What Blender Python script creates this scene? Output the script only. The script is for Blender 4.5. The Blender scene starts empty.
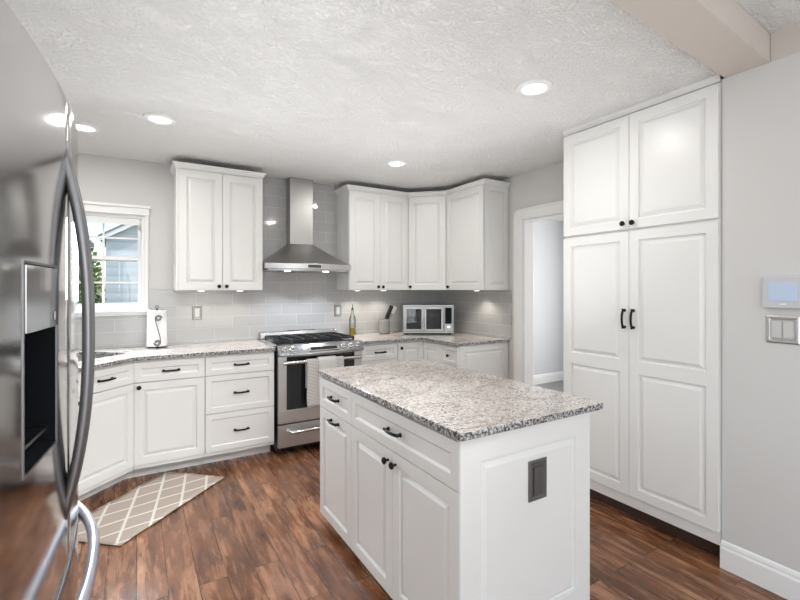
import bpy, bmesh, math, random
from mathutils import Vector, Matrix
random.seed(7)
PI = math.pi
S = bpy.context.scene
C = S.collection

# ------------------------------------------------------------------ camera
FPX, CY, TH, CH = 436.77, 289.09, 0.5430, 1.398
cam = bpy.data.cameras.new('camera'); cam.sensor_width = 36; cam.lens = FPX/800*36
cam.shift_y = -(300-CY)/800; cam.clip_start = .02
camo = bpy.data.objects.new('camera', cam); C.objects.link(camo)
camo.location = (0, 0, CH); camo.rotation_euler = (PI/2, 0, -TH)
S.camera = camo

# ------------------------------------------------------------------ world, light, exposure
vs = S.view_settings
vs.view_transform = 'Standard'; vs.look = 'None'; vs.gamma = 1; vs.use_curve_mapping = False
vs.exposure = 0.10
W = bpy.data.worlds.new('sky'); S.world = W; W.use_nodes = True
wn = W.node_tree.nodes; wl = W.node_tree.links; wn.clear()
sky = wn.new('ShaderNodeTexSky'); sky.sky_type = 'NISHITA'; sky.sun_disc = False
sky.sun_elevation = math.radians(38); sky.sun_rotation = math.radians(120); sky.air_density = 1.0; sky.dust_density = 1.5
bg = wn.new('ShaderNodeBackground'); bg.inputs['Strength'].default_value = 0.34
wo = wn.new('ShaderNodeOutputWorld')
wl.new(sky.outputs[0], bg.inputs[0]); wl.new(bg.outputs[0], wo.inputs[0])

def light(kind, name, loc, energy, color=(1, 1, 1), rot=(0, 0, 0), **kw):
    l = bpy.data.lights.new(name, kind); l.energy = energy; l.color = color
    for k, v in kw.items(): setattr(l, k, v)
    o = bpy.data.objects.new(name, l); C.objects.link(o); o.location = loc; o.rotation_euler = rot
    return o
# sun, then added area lights standing in for daylight at unseen dining-end openings
light('SUN', 'sun', (0, 0, 8), 2.2, (1, .96, .9), (math.radians(50), 0, math.radians(-55)), angle=.02)
light('AREA', 'dining_fill', (.8, -3.05, 1.25), 42, (.90, .955, 1), (PI/2, 0, 0), shape='RECTANGLE', size=2.6, size_y=2.1)
light('AREA', 'dining_fill', (-.88, -1.3, 1.3), 44, (.90, .955, 1), (PI/2, 0, -PI/2), shape='RECTANGLE', size=1.8, size_y=1.6)
for fx_, fy_, fe_ in ((.42, 1.45, 3.8), (.55, 2.8, 3.6), (1.95, 1.9, 2.9), (1.75, 3.0, 2.9), (1.5, -.3, 3.6), (0.6, -1.6, 5)):
    light('AREA', 'ceiling_fill', (fx_, fy_, 1.0), fe_, (.95, .98, 1), (PI, 0, 0), shape='DISK', size=.9, spread=1.85)     # added upward fill lights that brighten the ceiling
light('AREA', 'sink_window_daylight', (-.23, 4.17, 1.62), 15, (.84, .92, 1), (-PI/2+.5, 0, 0), shape='RECTANGLE', size=.5, size_y=.7, spread=2.4)
light('AREA', 'cabinet_fill', (.95, .35, 2.2), 6.5, (.96, .98, 1), (math.radians(57), 0, math.radians(17)), shape='DISK', size=.6, spread=1.1)  # added fill light aimed at the left base cabinets
light('AREA', 'hall_fill', (5.7, 2.6, 1.4), 70, (1, .99, .97), (PI/2, 0, PI/2), shape='RECTANGLE', size=2.0, size_y=1.8)  # added fill light that brightens the hall, which has no window

# ------------------------------------------------------------------ materials
def new_mat(name):
    m = bpy.data.materials.new(name); m.use_nodes = True
    return m, m.node_tree.nodes, m.node_tree.links, m.node_tree.nodes['Principled BSDF']
def P(name, col, rough=.5, metal=0, bump=None, bscale=200, bstr=.1, bdist=.001, **kw):
    m, n, l, b = new_mat(name)
    b.inputs['Base Color'].default_value = (*col, 1); b.inputs['Roughness'].default_value = rough
    b.inputs['Metallic'].default_value = metal
    for k, v in kw.items(): b.inputs[k.replace('_', ' ')].default_value = v
    tc = n.new('ShaderNodeTexCoord'); nz = n.new('ShaderNodeTexNoise'); nz.inputs['Scale'].default_value = bscale
    nz.inputs['Detail'].default_value = 3
    l.new(tc.outputs['Object'], nz.inputs['Vector'])
    bp = n.new('ShaderNodeBump'); bp.inputs['Strength'].default_value = bstr; bp.inputs['Distance'].default_value = bdist
    l.new(nz.outputs[0], bp.inputs['Height']); l.new(bp.outputs[0], b.inputs['Normal'])
    return m
def srgb(r, g, b):
    f = lambda c: ((c/255+.055)/1.055)**2.4 if c > 10 else c/255/12.92
    return (f(r), f(g), f(b))
M = {}
M['white'] = P('cabinet_white_paint', (.80, .795, .775), .32, bscale=60, bstr=.03)
M['trim'] = P('trim_white_paint', (.84, .84, .83), .35, bstr=.03)
M['wall'] = P('wall_greige_paint', (.64, .63, .615), .7, bscale=150, bstr=.12)
M['beige'] = P('wall_beige_paint', (.60, .55, .50), .7, bscale=150, bstr=.12)
M['hallwall'] = P('hall_grey_paint', (.62, .63, .65), .7, bscale=150, bstr=.1)
M['black'] = P('matte_black_metal', (.012, .011, .010), .38, .6, bstr=.05)
M['iron'] = P('cast_iron', (.02, .02, .021), .5, .3, bstr=.3)
M['dark'] = P('dark_plastic', (.02, .02, .022), .3, bstr=.03)
M['alcove'] = P('alcove_plastic', (.008, .009, .012), .8, bstr=.03, Specular_IOR_Level=.1)
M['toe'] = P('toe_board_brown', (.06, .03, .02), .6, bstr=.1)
M['glossblack'] = P('black_glass', (.015, .016, .018), .06, bstr=.0)
M['nickel'] = P('pewter_plate', (.17, .168, .165), .38, .8, bstr=.08)
M['plate'] = P('brushed_nickel_plate', (.36, .355, .345), .4, .7, bstr=.08)
M['rocker'] = P('grey_rocker', (.58, .58, .57), .35, bstr=.03)
M['chrome'] = P('polished_steel', (.78, .78, .78), .14, 1, bstr=.0)
M['plastic_grey'] = P('thermostat_housing', (.56, .58, .60), .4, bstr=.03)
M['paper'] = P('paper_towel', (.86, .86, .86), .9, bscale=300, bstr=.4)
M['crock'] = P('stoneware', (.30, .29, .275), .5, bscale=40, bstr=.3)
M['cork'] = P('cork', (.05, .04, .03), .7)
M['oil'] = P('olive_oil', (.62, .45, .03), .12, Coat_Weight=.3)
M['grille'] = P('oven_interior', (.10, .10, .10), .4, .4)
M['bark'] = P('bark', (.10, .07, .05), .9, bscale=30, bstr=.6, bdist=.01)
M['fence'] = P('brown_fence_wood', (.20, .11, .07), .8, bscale=30, bstr=.5)
M['roof'] = P('roof_trim_white', (.72, .75, .78), .5)
M['shingle'] = P('roof_shingle', (.18, .18, .19), .9, bscale=40, bstr=.6)
M['grass'] = P('lawn_grass', (.10, .20, .05), .9, bscale=60, bstr=.8, bdist=.02)
M['shade'] = P('roller_shade_fabric', (.80, .80, .79), .8, bscale=400)

def emit(name, col, s):
    m, n, l, b = new_mat(name)
    b.inputs['Base Color'].default_value = (*col, 1); b.inputs['Emission Color'].default_value = (*col, 1)
    b.inputs['Emission Strength'].default_value = s
    return m
M['led'] = emit('led_diffuser', (1, .99, .96), 3.0)
M['puck'] = emit('puck_lens', (1, .97, .9), 6.0)
M['screen'] = emit('lcd_screen', (.40, .49, .62), .22)
M['led_icon'] = emit('display_digits', (.5, .7, .9), .8)

def steel(name, col, rough, axis, sc=300, strength=.05):
    m, n, l, b = new_mat(name)
    b.inputs['Metallic'].default_value = 1; b.inputs['Base Color'].default_value = (*col, 1)
    tc = n.new('ShaderNodeTexCoord'); mp = n.new('ShaderNodeMapping')
    s = [sc, sc, sc]; s[axis] = 2; mp.inputs['Scale'].default_value = s
    nz = n.new('ShaderNodeTexNoise'); nz.inputs['Scale'].default_value = 1; nz.inputs['Detail'].default_value = 2
    l.new(tc.outputs['Object'], mp.inputs[0]); l.new(mp.outputs[0], nz.inputs['Vector'])
    mr = n.new('ShaderNodeMapRange'); mr.inputs['To Min'].default_value = rough*.85; mr.inputs['To Max'].default_value = rough*1.2
    l.new(nz.outputs[0], mr.inputs[0]); l.new(mr.outputs[0], b.inputs['Roughness'])
    bp = n.new('ShaderNodeBump'); bp.inputs['Strength'].default_value = strength; bp.inputs['Distance'].default_value = .0005
    l.new(nz.outputs[0], bp.inputs['Height']); l.new(bp.outputs[0], b.inputs['Normal'])
    return m
M['steel'] = steel('brushed_steel', (.62, .62, .62), .40, 0)
M['panelsteel'] = steel('control_panel_steel', (.40, .40, .40), .26, 0)
M['toaster'] = steel('toaster_brushed_steel', (.33, .33, .325), .32, 0)
M['hoodsteel'] = steel('hood_brushed_steel', (.47, .46, .45), .36, 2)
M['fridge'] = steel('refrigerator_steel', (.50, .49, .485), .11, 2, 200, .0)
M['handle_steel'] = steel('handle_steel', (.24, .24, .25), .34, 2)
M['bright_handle'] = steel('drawer_handle_steel', (.80, .84, .95), .30, 1)
M['fridgeside'] = P('refrigerator_side', (.16, .16, .165), .45, .3, bscale=400, bstr=.2)

def mat_ceiling():
    m, n, l, b = new_mat('textured_ceiling')
    b.inputs['Base Color'].default_value = (.86, .855, .84, 1); b.inputs['Roughness'].default_value = .85
    tc = n.new('ShaderNodeTexCoord')
    nz0 = n.new('ShaderNodeTexNoise'); nz0.inputs['Scale'].default_value = 4
    l.new(tc.outputs['Object'], nz0.inputs['Vector'])
    mx = n.new('ShaderNodeMix'); mx.data_type = 'RGBA'; mx.blend_type = 'LINEAR_LIGHT'; mx.inputs[0].default_value = .07
    l.new(tc.outputs['Object'], mx.inputs[6]); l.new(nz0.outputs['Color'], mx.inputs[7])
    mp = n.new('ShaderNodeMapping'); mp.inputs['Scale'].default_value = (1.0, 1.5, 1); mp.inputs['Rotation'].default_value = (0, 0, .5)
    l.new(mx.outputs[2], mp.inputs[0])
    nz = n.new('ShaderNodeTexNoise'); nz.inputs['Scale'].default_value = 42; nz.inputs['Detail'].default_value = 4; nz.inputs['Roughness'].default_value = .6
    l.new(mp.outputs[0], nz.inputs['Vector'])
    cr = n.new('ShaderNodeValToRGB'); cr.color_ramp.elements[0].position = .40; cr.color_ramp.elements[1].position = .60
    l.new(nz.outputs[0], cr.inputs[0])
    bp = n.new('ShaderNodeBump'); bp.inputs['Strength'].default_value = .85; bp.inputs['Distance'].default_value = .0085
    l.new(cr.outputs[0], bp.inputs['Height']); l.new(bp.outputs[0], b.inputs['Normal'])
    return m
M['ceiling'] = mat_ceiling()

def mat_floor():
    m, n, l, b = new_mat('hand_scraped_wood')
    tc = n.new('ShaderNodeTexCoord'); mp = n.new('ShaderNodeMapping')
    mp.inputs['Rotation'].default_value = (0, 0, PI/2)
    l.new(tc.outputs['Object'], mp.inputs[0])
    br = n.new('ShaderNodeTexBrick'); br.offset = .37; br.inputs['Scale'].default_value = 1
    br.inputs['Brick Width'].default_value = .95; br.inputs['Row Height'].default_value = .127
    br.inputs['Mortar Size'].default_value = .0016; br.inputs['Mortar Smooth'].default_value = .2
    br.inputs['Color1'].default_value = (0, 0, 0, 1); br.inputs['Color2'].default_value = (1, 1, 1, 1); br.inputs['Mortar'].default_value = (.5, .5, .5, 1)
    br.inputs['Bias'].default_value = 0
    l.new(mp.outputs[0], br.inputs['Vector'])
    # grain, stretched along the boards and shifted per board
    sh = n.new('ShaderNodeMix'); sh.data_type = 'RGBA'; sh.blend_type = 'ADD'; sh.inputs[0].default_value = 1
    l.new(mp.outputs[0], sh.inputs[6]); l.new(br.outputs['Color'], sh.inputs[7])
    mg = n.new('ShaderNodeMapping'); mg.inputs['Scale'].default_value = (2.0, 15, 1)
    l.new(sh.outputs[2], mg.inputs[0])
    g = n.new('ShaderNodeTexNoise'); g.inputs['Scale'].default_value = 1.6; g.inputs['Detail'].default_value = 7; g.inputs['Roughness'].default_value = .68; g.inputs['Distortion'].default_value = .25
    l.new(mg.outputs[0], g.inputs['Vector'])
    mb = n.new('ShaderNodeMapping'); mb.inputs['Scale'].default_value = (3, 9, 1); l.new(sh.outputs[2], mb.inputs[0])
    bl = n.new('ShaderNodeTexNoise'); bl.inputs['Scale'].default_value = 1.5; bl.inputs['Detail'].default_value = 5; bl.inputs['Roughness'].default_value = .6
    l.new(mb.outputs[0], bl.inputs['Vector'])
    cr = n.new('ShaderNodeValToRGB'); e = cr.color_ramp.elements
    e[0].position = .24; e[0].color = (.068, .025, .012, 1)
    e[1].position = .72; e[1].color = (.43, .232, .128, 1)
    x = e.new(.50); x.color = (.208, .088, .042, 1)
    l.new(g.outputs[0], cr.inputs[0])
    cb = n.new('ShaderNodeValToRGB'); e = cb.color_ramp.elements
    e[0].position = 0; e[0].color = (.72, .66, .62, 1); e[1].position = 1; e[1].color = (1.25, 1.25, 1.28, 1)
    l.new(br.outputs['Color'], cb.inputs[0])
    mm = n.new('ShaderNodeMix'); mm.data_type = 'RGBA'; mm.blend_type = 'MULTIPLY'; mm.inputs[0].default_value = 1
    l.new(cr.outputs[0], mm.inputs[6]); l.new(cb.outputs[0], mm.inputs[7])
    # blotchy worn patches
    c2 = n.new('ShaderNodeValToRGB'); c2.color_ramp.elements[0].position = .35; c2.color_ramp.elements[1].position = .68
    c2.color_ramp.elements[0].color = (.68, .64, .60, 1); c2.color_ramp.elements[1].color = (1.55, 1.62, 1.68, 1)
    l.new(bl.outputs[0], c2.inputs[0])
    m2 = n.new('ShaderNodeMix'); m2.data_type = 'RGBA'; m2.blend_type = 'MULTIPLY'; m2.inputs[0].default_value = 1
    l.new(mm.outputs[2], m2.inputs[6]); l.new(c2.outputs[0], m2.inputs[7])
    m3 = n.new('ShaderNodeMix'); m3.data_type = 'RGBA'; m3.inputs[7].default_value = (.02, .009, .005, 1)
    l.new(br.outputs['Fac'], m3.inputs[0]); l.new(m2.outputs[2], m3.inputs[6])
    l.new(m3.outputs[2], b.inputs['Base Color'])
    rr = n.new('ShaderNodeMapRange'); rr.inputs['To Min'].default_value = .14; rr.inputs['To Max'].default_value = .40
    l.new(g.outputs[0], rr.inputs[0]); l.new(rr.outputs[0], b.inputs['Roughness'])
    ad = n.new('ShaderNodeMath'); ad.operation = 'SUBTRACT'
    l.new(bl.outputs[0], ad.inputs[0]); l.new(br.outputs['Fac'], ad.inputs[1])
    bp = n.new('ShaderNodeBump'); bp.inputs['Strength'].default_value = .45; bp.inputs['Distance'].default_value = .004
    l.new(ad.outputs[0], bp.inputs['Height'])
    bp2 = n.new('ShaderNodeBump'); bp2.inputs['Strength'].default_value = .25; bp2.inputs['Distance'].default_value = .002
    l.new(g.outputs[0], bp2.inputs['Height']); l.new(bp.outputs[0], bp2.inputs['Normal'])
    l.new(bp2.outputs[0], b.inputs['Normal'])
    return m
M['floor'] = mat_floor()

def mat_granite():
    m, n, l, b = new_mat('speckled_granite')
    tc = n.new('ShaderNodeTexCoord'); O = tc.outputs['Object']
    def noise(s, d=4, r=.6, dist=0, vec=O):
        z = n.new('ShaderNodeTexNoise'); z.inputs['Scale'].default_value = s; z.inputs['Detail'].default_value = d
        z.inputs['Roughness'].default_value = r; z.inputs['Distortion'].default_value = dist; l.new(vec, z.inputs['Vector']); return z
    def ramp(src, els):
        c = n.new('ShaderNodeValToRGB'); e = c.color_ramp.elements
        for i, (p, col) in enumerate(els):
            x = e[i] if i < 2 else e.new(p)
            x.position = p; x.color = (*col, 1)
        l.new(src, c.inputs[0]); return c
    def mix(f, a, bb, bt='MIX'):
        x = n.new('ShaderNodeMix'); x.data_type = 'RGBA'; x.blend_type = bt
        if isinstance(f, float): x.inputs[0].default_value = f
        else: l.new(f, x.inputs[0])
        for s, v in ((6, a), (7, bb)):
            if isinstance(v, tuple): x.inputs[s].default_value = (*v, 1)
            else: l.new(v, x.inputs[s])
        return x.outputs[2]
    base = ramp(noise(5, 4).outputs[0], [(.38, (.69, .62, .57)), (.62, (.82, .78, .74))]).outputs[0]
    mp = n.new('ShaderNodeMapping'); mp.inputs['Scale'].default_value = (1, 1.9, 1.2); mp.inputs['Rotation'].default_value = (0, 0, -.5); l.new(O, mp.inputs[0])
    mott = ramp(noise(62, 5, .7, .4, mp.outputs[0]).outputs[0], [(.40, (0, 0, 0)), (.58, (1, 1, 1))]).outputs[0]
    c = mix(mott, (.47, .39, .35), base)
    band = ramp(noise(2.6, 3, .5, 1.2, mp.outputs[0]).outputs[0], [(.44, (1, 1, 1)), (.50, (.52, .52, .54)), (.56, (1, 1, 1))]).outputs[0]
    c = mix(.6, c, band, 'MULTIPLY')
    vo = n.new('ShaderNodeTexVoronoi'); vo.inputs['Scale'].default_value = 120; l.new(O, vo.inputs['Vector'])
    wf = ramp(vo.outputs['Color'], [(.72, (0, 0, 0)), (.80, (1, 1, 1))]).outputs[0]
    c = mix(wf, c, (.74, .72, .69))
    v2 = n.new('ShaderNodeTexVoronoi'); v2.inputs['Scale'].default_value = 165; l.new(O, v2.inputs['Vector'])
    sp = n.new('ShaderNodeSeparateColor'); l.new(v2.outputs['Color'], sp.inputs[0])
    df = ramp(sp.outputs[1], [(.935, (0, 0, 0)), (.95, (1, 1, 1))]).outputs[0]
    c = mix(df, c, (.035, .033, .034))
    # cut edge shows more grey and black grains
    ge = n.new('ShaderNodeNewGeometry'); sx = n.new('ShaderNodeSeparateXYZ'); l.new(ge.outputs['True Normal'], sx.inputs[0])
    ab = n.new('ShaderNodeMath'); ab.operation = 'LESS_THAN'; ab.inputs[1].default_value = .6
    ab0 = n.new('ShaderNodeMath'); ab0.operation = 'ABSOLUTE'; l.new(sx.outputs[2], ab0.inputs[0]); l.new(ab0.outputs[0], ab.inputs[0])
    eg = ramp(noise(95, 3, .6).outputs[0], [(.42, (.05, .05, .055)), (.52, (.34, .33, .32)), (.64, (.62, .61, .60))]).outputs[0]
    c = mix(ab.outputs[0], c, eg)
    l.new(c, b.inputs['Base Color'])
    b.inputs['Roughness'].default_value = .10
    return m
M['granite'] = mat_granite()

def mat_tile(name, ax):
    m, n, l, b = new_mat(name)
    tc = n.new('ShaderNodeTexCoord'); sp = n.new('ShaderNodeSeparateXYZ'); cb = n.new('ShaderNodeCombineXYZ')
    l.new(tc.outputs['Object'], sp.inputs[0]); l.new(sp.outputs[ax], cb.inputs[0]); l.new(sp.outputs[2], cb.inputs[1])
    br = n.new('ShaderNodeTexBrick'); br.offset = .5; br.inputs['Scale'].default_value = 1
    br.inputs['Brick Width'].default_value = .305; br.inputs['Row Height'].default_value = .1045
    br.inputs['Mortar Size'].default_value = .0018; br.inputs['Mortar Smooth'].default_value = .3
    br.inputs['Color1'].default_value = (.45, .445, .44, 1); br.inputs['Color2'].default_value = (.48, .475, .47, 1)
    br.inputs['Mortar'].default_value = (.62, .62, .61, 1)
    l.new(cb.outputs[0], br.inputs['Vector']); l.new(br.outputs['Color'], b.inputs['Base Color'])
    rr = n.new('ShaderNodeMapRange'); rr.inputs['To Min'].default_value = .07; rr.inputs['To Max'].default_value = .6
    l.new(br.outputs['Fac'], rr.inputs[0]); l.new(rr.outputs[0], b.inputs['Roughness'])
    nz = n.new('ShaderNodeTexNoise'); nz.inputs['Scale'].default_value = 7; l.new(cb.outputs[0], nz.inputs['Vector'])
    iv = n.new('ShaderNodeMath'); iv.operation = 'SUBTRACT'; l.new(nz.outputs[0], iv.inputs[0]); l.new(br.outputs['Fac'], iv.inputs[1])
    bp = n.new('ShaderNodeBump'); bp.inputs['Strength'].default_value = .5; bp.inputs['Distance'].default_value = .0022
    l.new(iv.outputs[0], bp.inputs['Height']); l.new(bp.outputs[0], b.inputs['Normal'])
    return m
M['tile_x'] = mat_tile('glazed_subway_tile_range_wall', 0); M['tile_y'] = mat_tile('glazed_subway_tile_side_wall', 1)

def mat_wave(name, c1, c2, scale, axis='Z', rough=.8, bstr=.4, lo=.4, hi=.6, dist=.004):
    m, n, l, b = new_mat(name)
    tc = n.new('ShaderNodeTexCoord'); wv = n.new('ShaderNodeTexWave'); wv.bands_direction = axis; wv.inputs['Scale'].default_value = scale
    l.new(tc.outputs['Object'], wv.inputs['Vector'])
    cr = n.new('ShaderNodeValToRGB'); e = cr.color_ramp.elements; e[0].position = lo; e[0].color = (*c1, 1); e[1].position = hi; e[1].color = (*c2, 1)
    l.new(wv.outputs[0], cr.inputs[0]); l.new(cr.outputs[0], b.inputs['Base Color']); b.inputs['Roughness'].default_value = rough
    bp = n.new('ShaderNodeBump'); bp.inputs['Strength'].default_value = bstr; bp.inputs['Distance'].default_value = dist
    l.new(wv.outputs[0], bp.inputs['Height']); l.new(bp.outputs[0], b.inputs['Normal'])
    return m
M['towel'] = mat_wave('striped_dish_towel', (.42, .41, .39), (.74, .73, .70), 26)
M['towel2'] = P('plain_dish_towel', (.68, .67, .64), .9, bscale=500, bstr=.5)
M['siding'] = mat_wave('blue_grey_siding', (.36, .42, .46), (.44, .50, .54), 1.6, lo=.02, hi=.12, dist=.01)
M['halltile'] = P('hall_grey_floor', (.22, .22, .23), .4, bscale=20, bstr=.2)

def mat_rug(L, Wd):
    m, n, l, b = new_mat('trellis_rug_weave')
    tc = n.new('ShaderNodeTexCoord'); sp = n.new('ShaderNodeSeparateXYZ'); l.new(tc.outputs['UV'], sp.inputs[0])
    def math_(op, a, bb=None):
        x = n.new('ShaderNodeMath'); x.operation = op
        for i, v in enumerate((a, bb)):
            if v is None: continue
            if isinstance(v, (int, float)): x.inputs[i].default_value = v
            else: l.new(v, x.inputs[i])
        return x.outputs[0]
    u = math_('MULTIPLY', sp.outputs[0], 3.7); v = math_('MULTIPLY', sp.outputs[1], 2.86)
    lines = None
    for sgn, ph in (('ADD', .8), ('SUBTRACT', .14)):
        q = math_(sgn, u, v); f = math_('ABSOLUTE', math_('SUBTRACT', math_('FRACT', math_('ADD', q, 10.0+ph)), .5))
        g = math_('LESS_THAN', f, .055)
        lines = g if lines is None else math_('MAXIMUM', lines, g)
    mx = n.new('ShaderNodeMix'); mx.data_type = 'RGBA'; mx.inputs[6].default_value = (.47, .395, .335, 1); mx.inputs[7].default_value = (.80, .76, .70, 1)
    l.new(lines, mx.inputs[0]); l.new(mx.outputs[2], b.inputs['Base Color']); b.inputs['Roughness'].default_value = .95
    nz = n.new('ShaderNodeTexNoise'); nz.inputs['Scale'].default_value = 260; l.new(tc.outputs['Object'], nz.inputs['Vector'])
    bp = n.new('ShaderNodeBump'); bp.inputs['Strength'].default_value = .6; bp.inputs['Distance'].default_value = .003
    l.new(nz.outputs[0], bp.inputs['Height']); l.new(bp.outputs[0], b.inputs['Normal'])
    return m
M['rug'] = mat_rug(.88, .46)

def mat_glass(name, tint=(1, 1, 1), ref=.07):
    m, n, l, b = new_mat(name); n.remove(b)
    out = [x for x in n if x.type == 'OUTPUT_MATERIAL'][0]
    t = n.new('ShaderNodeBsdfTransparent'); t.inputs[0].default_value = (*tint, 1)
    g = n.new('ShaderNodeBsdfGlossy'); g.inputs['Roughness'].default_value = .02
    fr = n.new('ShaderNodeFresnel'); fr.inputs[0].default_value = 1.45
    mx = n.new('ShaderNodeMixShader'); l.new(fr.outputs[0], mx.inputs[0]); l.new(t.outputs[0], mx.inputs[1]); l.new(g.outputs[0], mx.inputs[2])
    l.new(mx.outputs[0], out.inputs[0]); return m
M['glass'] = mat_glass('window_glass'); M['bottle'] = mat_glass('clear_bottle_glass', (.9, .92, .88))
M['ovenglass'] = mat_glass('toaster_door_glass', (.6, .6, .6))
def mat_leaf(name, c1, c2):
    m, n, l, b = new_mat(name)
    tc = n.new('ShaderNodeTexCoord'); z = n.new('ShaderNodeTexNoise'); z.inputs['Scale'].default_value = 6
    l.new(tc.outputs['Object'], z.inputs['Vector']); cr = n.new('ShaderNodeValToRGB'); e = cr.color_ramp.elements
    e[0].position = .35; e[0].color = (*c1, 1); e[1].position = .65; e[1].color = (*c2, 1)
    l.new(z.outputs[0], cr.inputs[0]); l.new(cr.outputs[0], b.inputs['Base Color']); b.inputs['Roughness'].default_value = .6
    return m
M['leaf'] = mat_leaf('tree_leaves', (.04, .11, .02), (.22, .38, .10)); M['leaf2'] = mat_leaf('conifer_needles', (.03, .08, .04), (.14, .24, .14))

# ------------------------------------------------------------------ helpers
def box(bm, x0, y0, z0, x1, y1, z1):
    r = bmesh.ops.create_cube(bm, size=1)
    for v in r['verts']:
        v.co = Vector(((x0+x1)/2+v.co.x*(x1-x0), (y0+y1)/2+v.co.y*(y1-y0), (z0+z1)/2+v.co.z*(z1-z0)))
    return r['verts']
def prism(bm, pts, z0, z1):
    a = [bm.verts.new((x, y, z0)) for x, y in pts]; b = [bm.verts.new((x, y, z1)) for x, y in pts]
    n = len(pts)
    bm.faces.new(a[::-1]); bm.faces.new(b)
    for i in range(n): bm.faces.new((a[i], a[(i+1) % n], b[(i+1) % n], b[i]))
def prism_x(bm, prof, x0, x1):                       # profile of (y, z) pulled along x
    a = [bm.verts.new((x0, y, z)) for y, z in prof]; b = [bm.verts.new((x1, y, z)) for y, z in prof]
    n = len(prof); bm.faces.new(a); bm.faces.new(b[::-1])
    for i in range(n): bm.faces.new((a[i], b[i], b[(i+1) % n], a[(i+1) % n]))
def lathe(bm, prof, c=(0, 0, 0), axis='Z', seg=24):  # prof of (radius, height)
    rings = []
    for r, h in prof:
        ring = []
        for k in range(seg):
            a = 2*PI*k/seg
            p = (r*math.cos(a), r*math.sin(a), h)
            if axis == 'Y': p = (p[0], -p[2], p[1])
            if axis == 'X': p = (p[2], p[0], p[1])
            ring.append(bm.verts.new(Vector(p)+Vector(c)))
        rings.append(ring)
    for i in range(len(rings)-1):
        for k in range(seg):
            bm.faces.new((rings[i][k], rings[i][(k+1) % seg], rings[i+1][(k+1) % seg], rings[i+1][k]))
    bm.faces.new(rings[0][::-1]); bm.faces.new(rings[-1])
def tube(bm, path, rx, rz=None, seg=10, up=Vector((0, 0, 1)), closed=False):
    rz = rz or rx; path = [Vector(p) for p in path]; rings = []
    n = len(path)
    for i, p in enumerate(path):
        if closed: t = path[(i+1) % n]-path[i-1]
        else: t = path[min(i+1, n-1)]-path[max(i-1, 0)]
        t.normalize(); a = t.cross(up)
        if a.length < 1e-4: a = t.cross(Vector((1, 0, 0)))
        a.normalize(); b = a.cross(t)
        rings.append([bm.verts.new(p+a*rx*math.cos(2*PI*k/seg)+b*rz*math.sin(2*PI*k/seg)) for k in range(seg)])
    for i in range(n if closed else n-1):
        A, B = rings[i], rings[(i+1) % n]
        for k in range(seg): bm.faces.new((A[k], A[(k+1) % seg], B[(k+1) % seg], B[k]))
    if not closed: bm.faces.new(rings[0][::-1]); bm.faces.new(rings[-1])
def sweep(bm, path, prof, pre=None, post=None):      # horizontal path; profile (outward to the right of travel, z); mitred corners
    pts = [Vector(p) for p in path]; ext = ([Vector(pre)] if pre else [])+pts+([Vector(post)] if post else [])
    off = 1 if pre else 0; rings = []
    for i, p in enumerate(pts):
        j = i+off
        d0 = (ext[j]-ext[j-1]).normalized() if j > 0 else None
        d1 = (ext[j+1]-ext[j]).normalized() if j+1 < len(ext) else None
        if d0 is None: d0 = d1
        if d1 is None: d1 = d0
        n0 = Vector((d0.y, -d0.x)); n1 = Vector((d1.y, -d1.x)); m = n0+n1; m = m/m.length; k = 1/max(.3, m.dot(n0))
        rings.append([bm.verts.new((p.x+m.x*k*o, p.y+m.y*k*o, z)) for o, z in prof])
    q = len(prof)
    for a, b in zip(rings, rings[1:]):
        for k in range(q): bm.faces.new((a[k], a[(k+1) % q], b[(k+1) % q], b[k]))
    bm.faces.new(rings[0][::-1]); bm.faces.new(rings[-1])

def obj(name, bm, mat, parent=None, bevel=0, smooth=False, loc=None):
    bmesh.ops.recalc_face_normals(bm, faces=bm.faces[:])
    me = bpy.data.meshes.new(name); bm.to_mesh(me); bm.free()
    me.materials.append(M[mat] if isinstance(mat, str) else mat)
    o = bpy.data.objects.new(name, me); C.objects.link(o)
    if parent: o.parent = parent
    if loc: o.location = loc
    if smooth:
        for p in me.polygons: p.use_smooth = True
        me.set_sharp_from_angle(angle=math.radians(38))
    if bevel:
        md = o.modifiers.new('bevel', 'BEVEL'); md.width = bevel; md.segments = 2; md.limit_method = 'ANGLE'; md.angle_limit = math.radians(48); md.harden_normals = False
    return o
def thing(name, label, cat, loc=(0, 0, 0), rz=0, group=None):
    o = bpy.data.objects.new(name, None); C.objects.link(o); o.location = loc; o.rotation_euler = (0, 0, rz); o.empty_display_size = .1
    o['label'] = label; o['category'] = cat
    if group: o['group'] = group
    return o
def tag(o, label, cat, group=None):
    o['label'] = label; o['category'] = cat
    if group: o['group'] = group
    return o
def struct(name, bm, mat, label=None, **kw):
    o = obj(name, bm, mat, **kw); o['kind'] = 'structure'
    if label: o['label'] = label
    return o
def child_copy(src, parent, loc, rot=(0, 0, 0), label=None):
    c = src.copy(); C.objects.link(c); c.parent = parent; c.location = loc; c.rotation_euler = rot
    return c
def B(): return bmesh.new()

# ------------------------------------------------------------------ dimensions
YB, XR, XL, H = 4.283, 3.106, -.95, 2.480
PX = 2.506                    # pantry front
TX = 2.526                    # wall with the thermostat
HN = 2.585                    # ceiling of the dining end

# ------------------------------------------------------------------ room shell
bm = B(); box(bm, XL-.12, -3.3, -.05, XR+.12, YB+.12, 0); struct('floor', bm, 'floor')
bm = B(); prism(bm, [(XL, YB), (XR, YB), (XR, 1.034), (TX, 1.034), (XL, .832)], H, H+.06); struct('ceiling', bm, 'ceiling')
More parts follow.
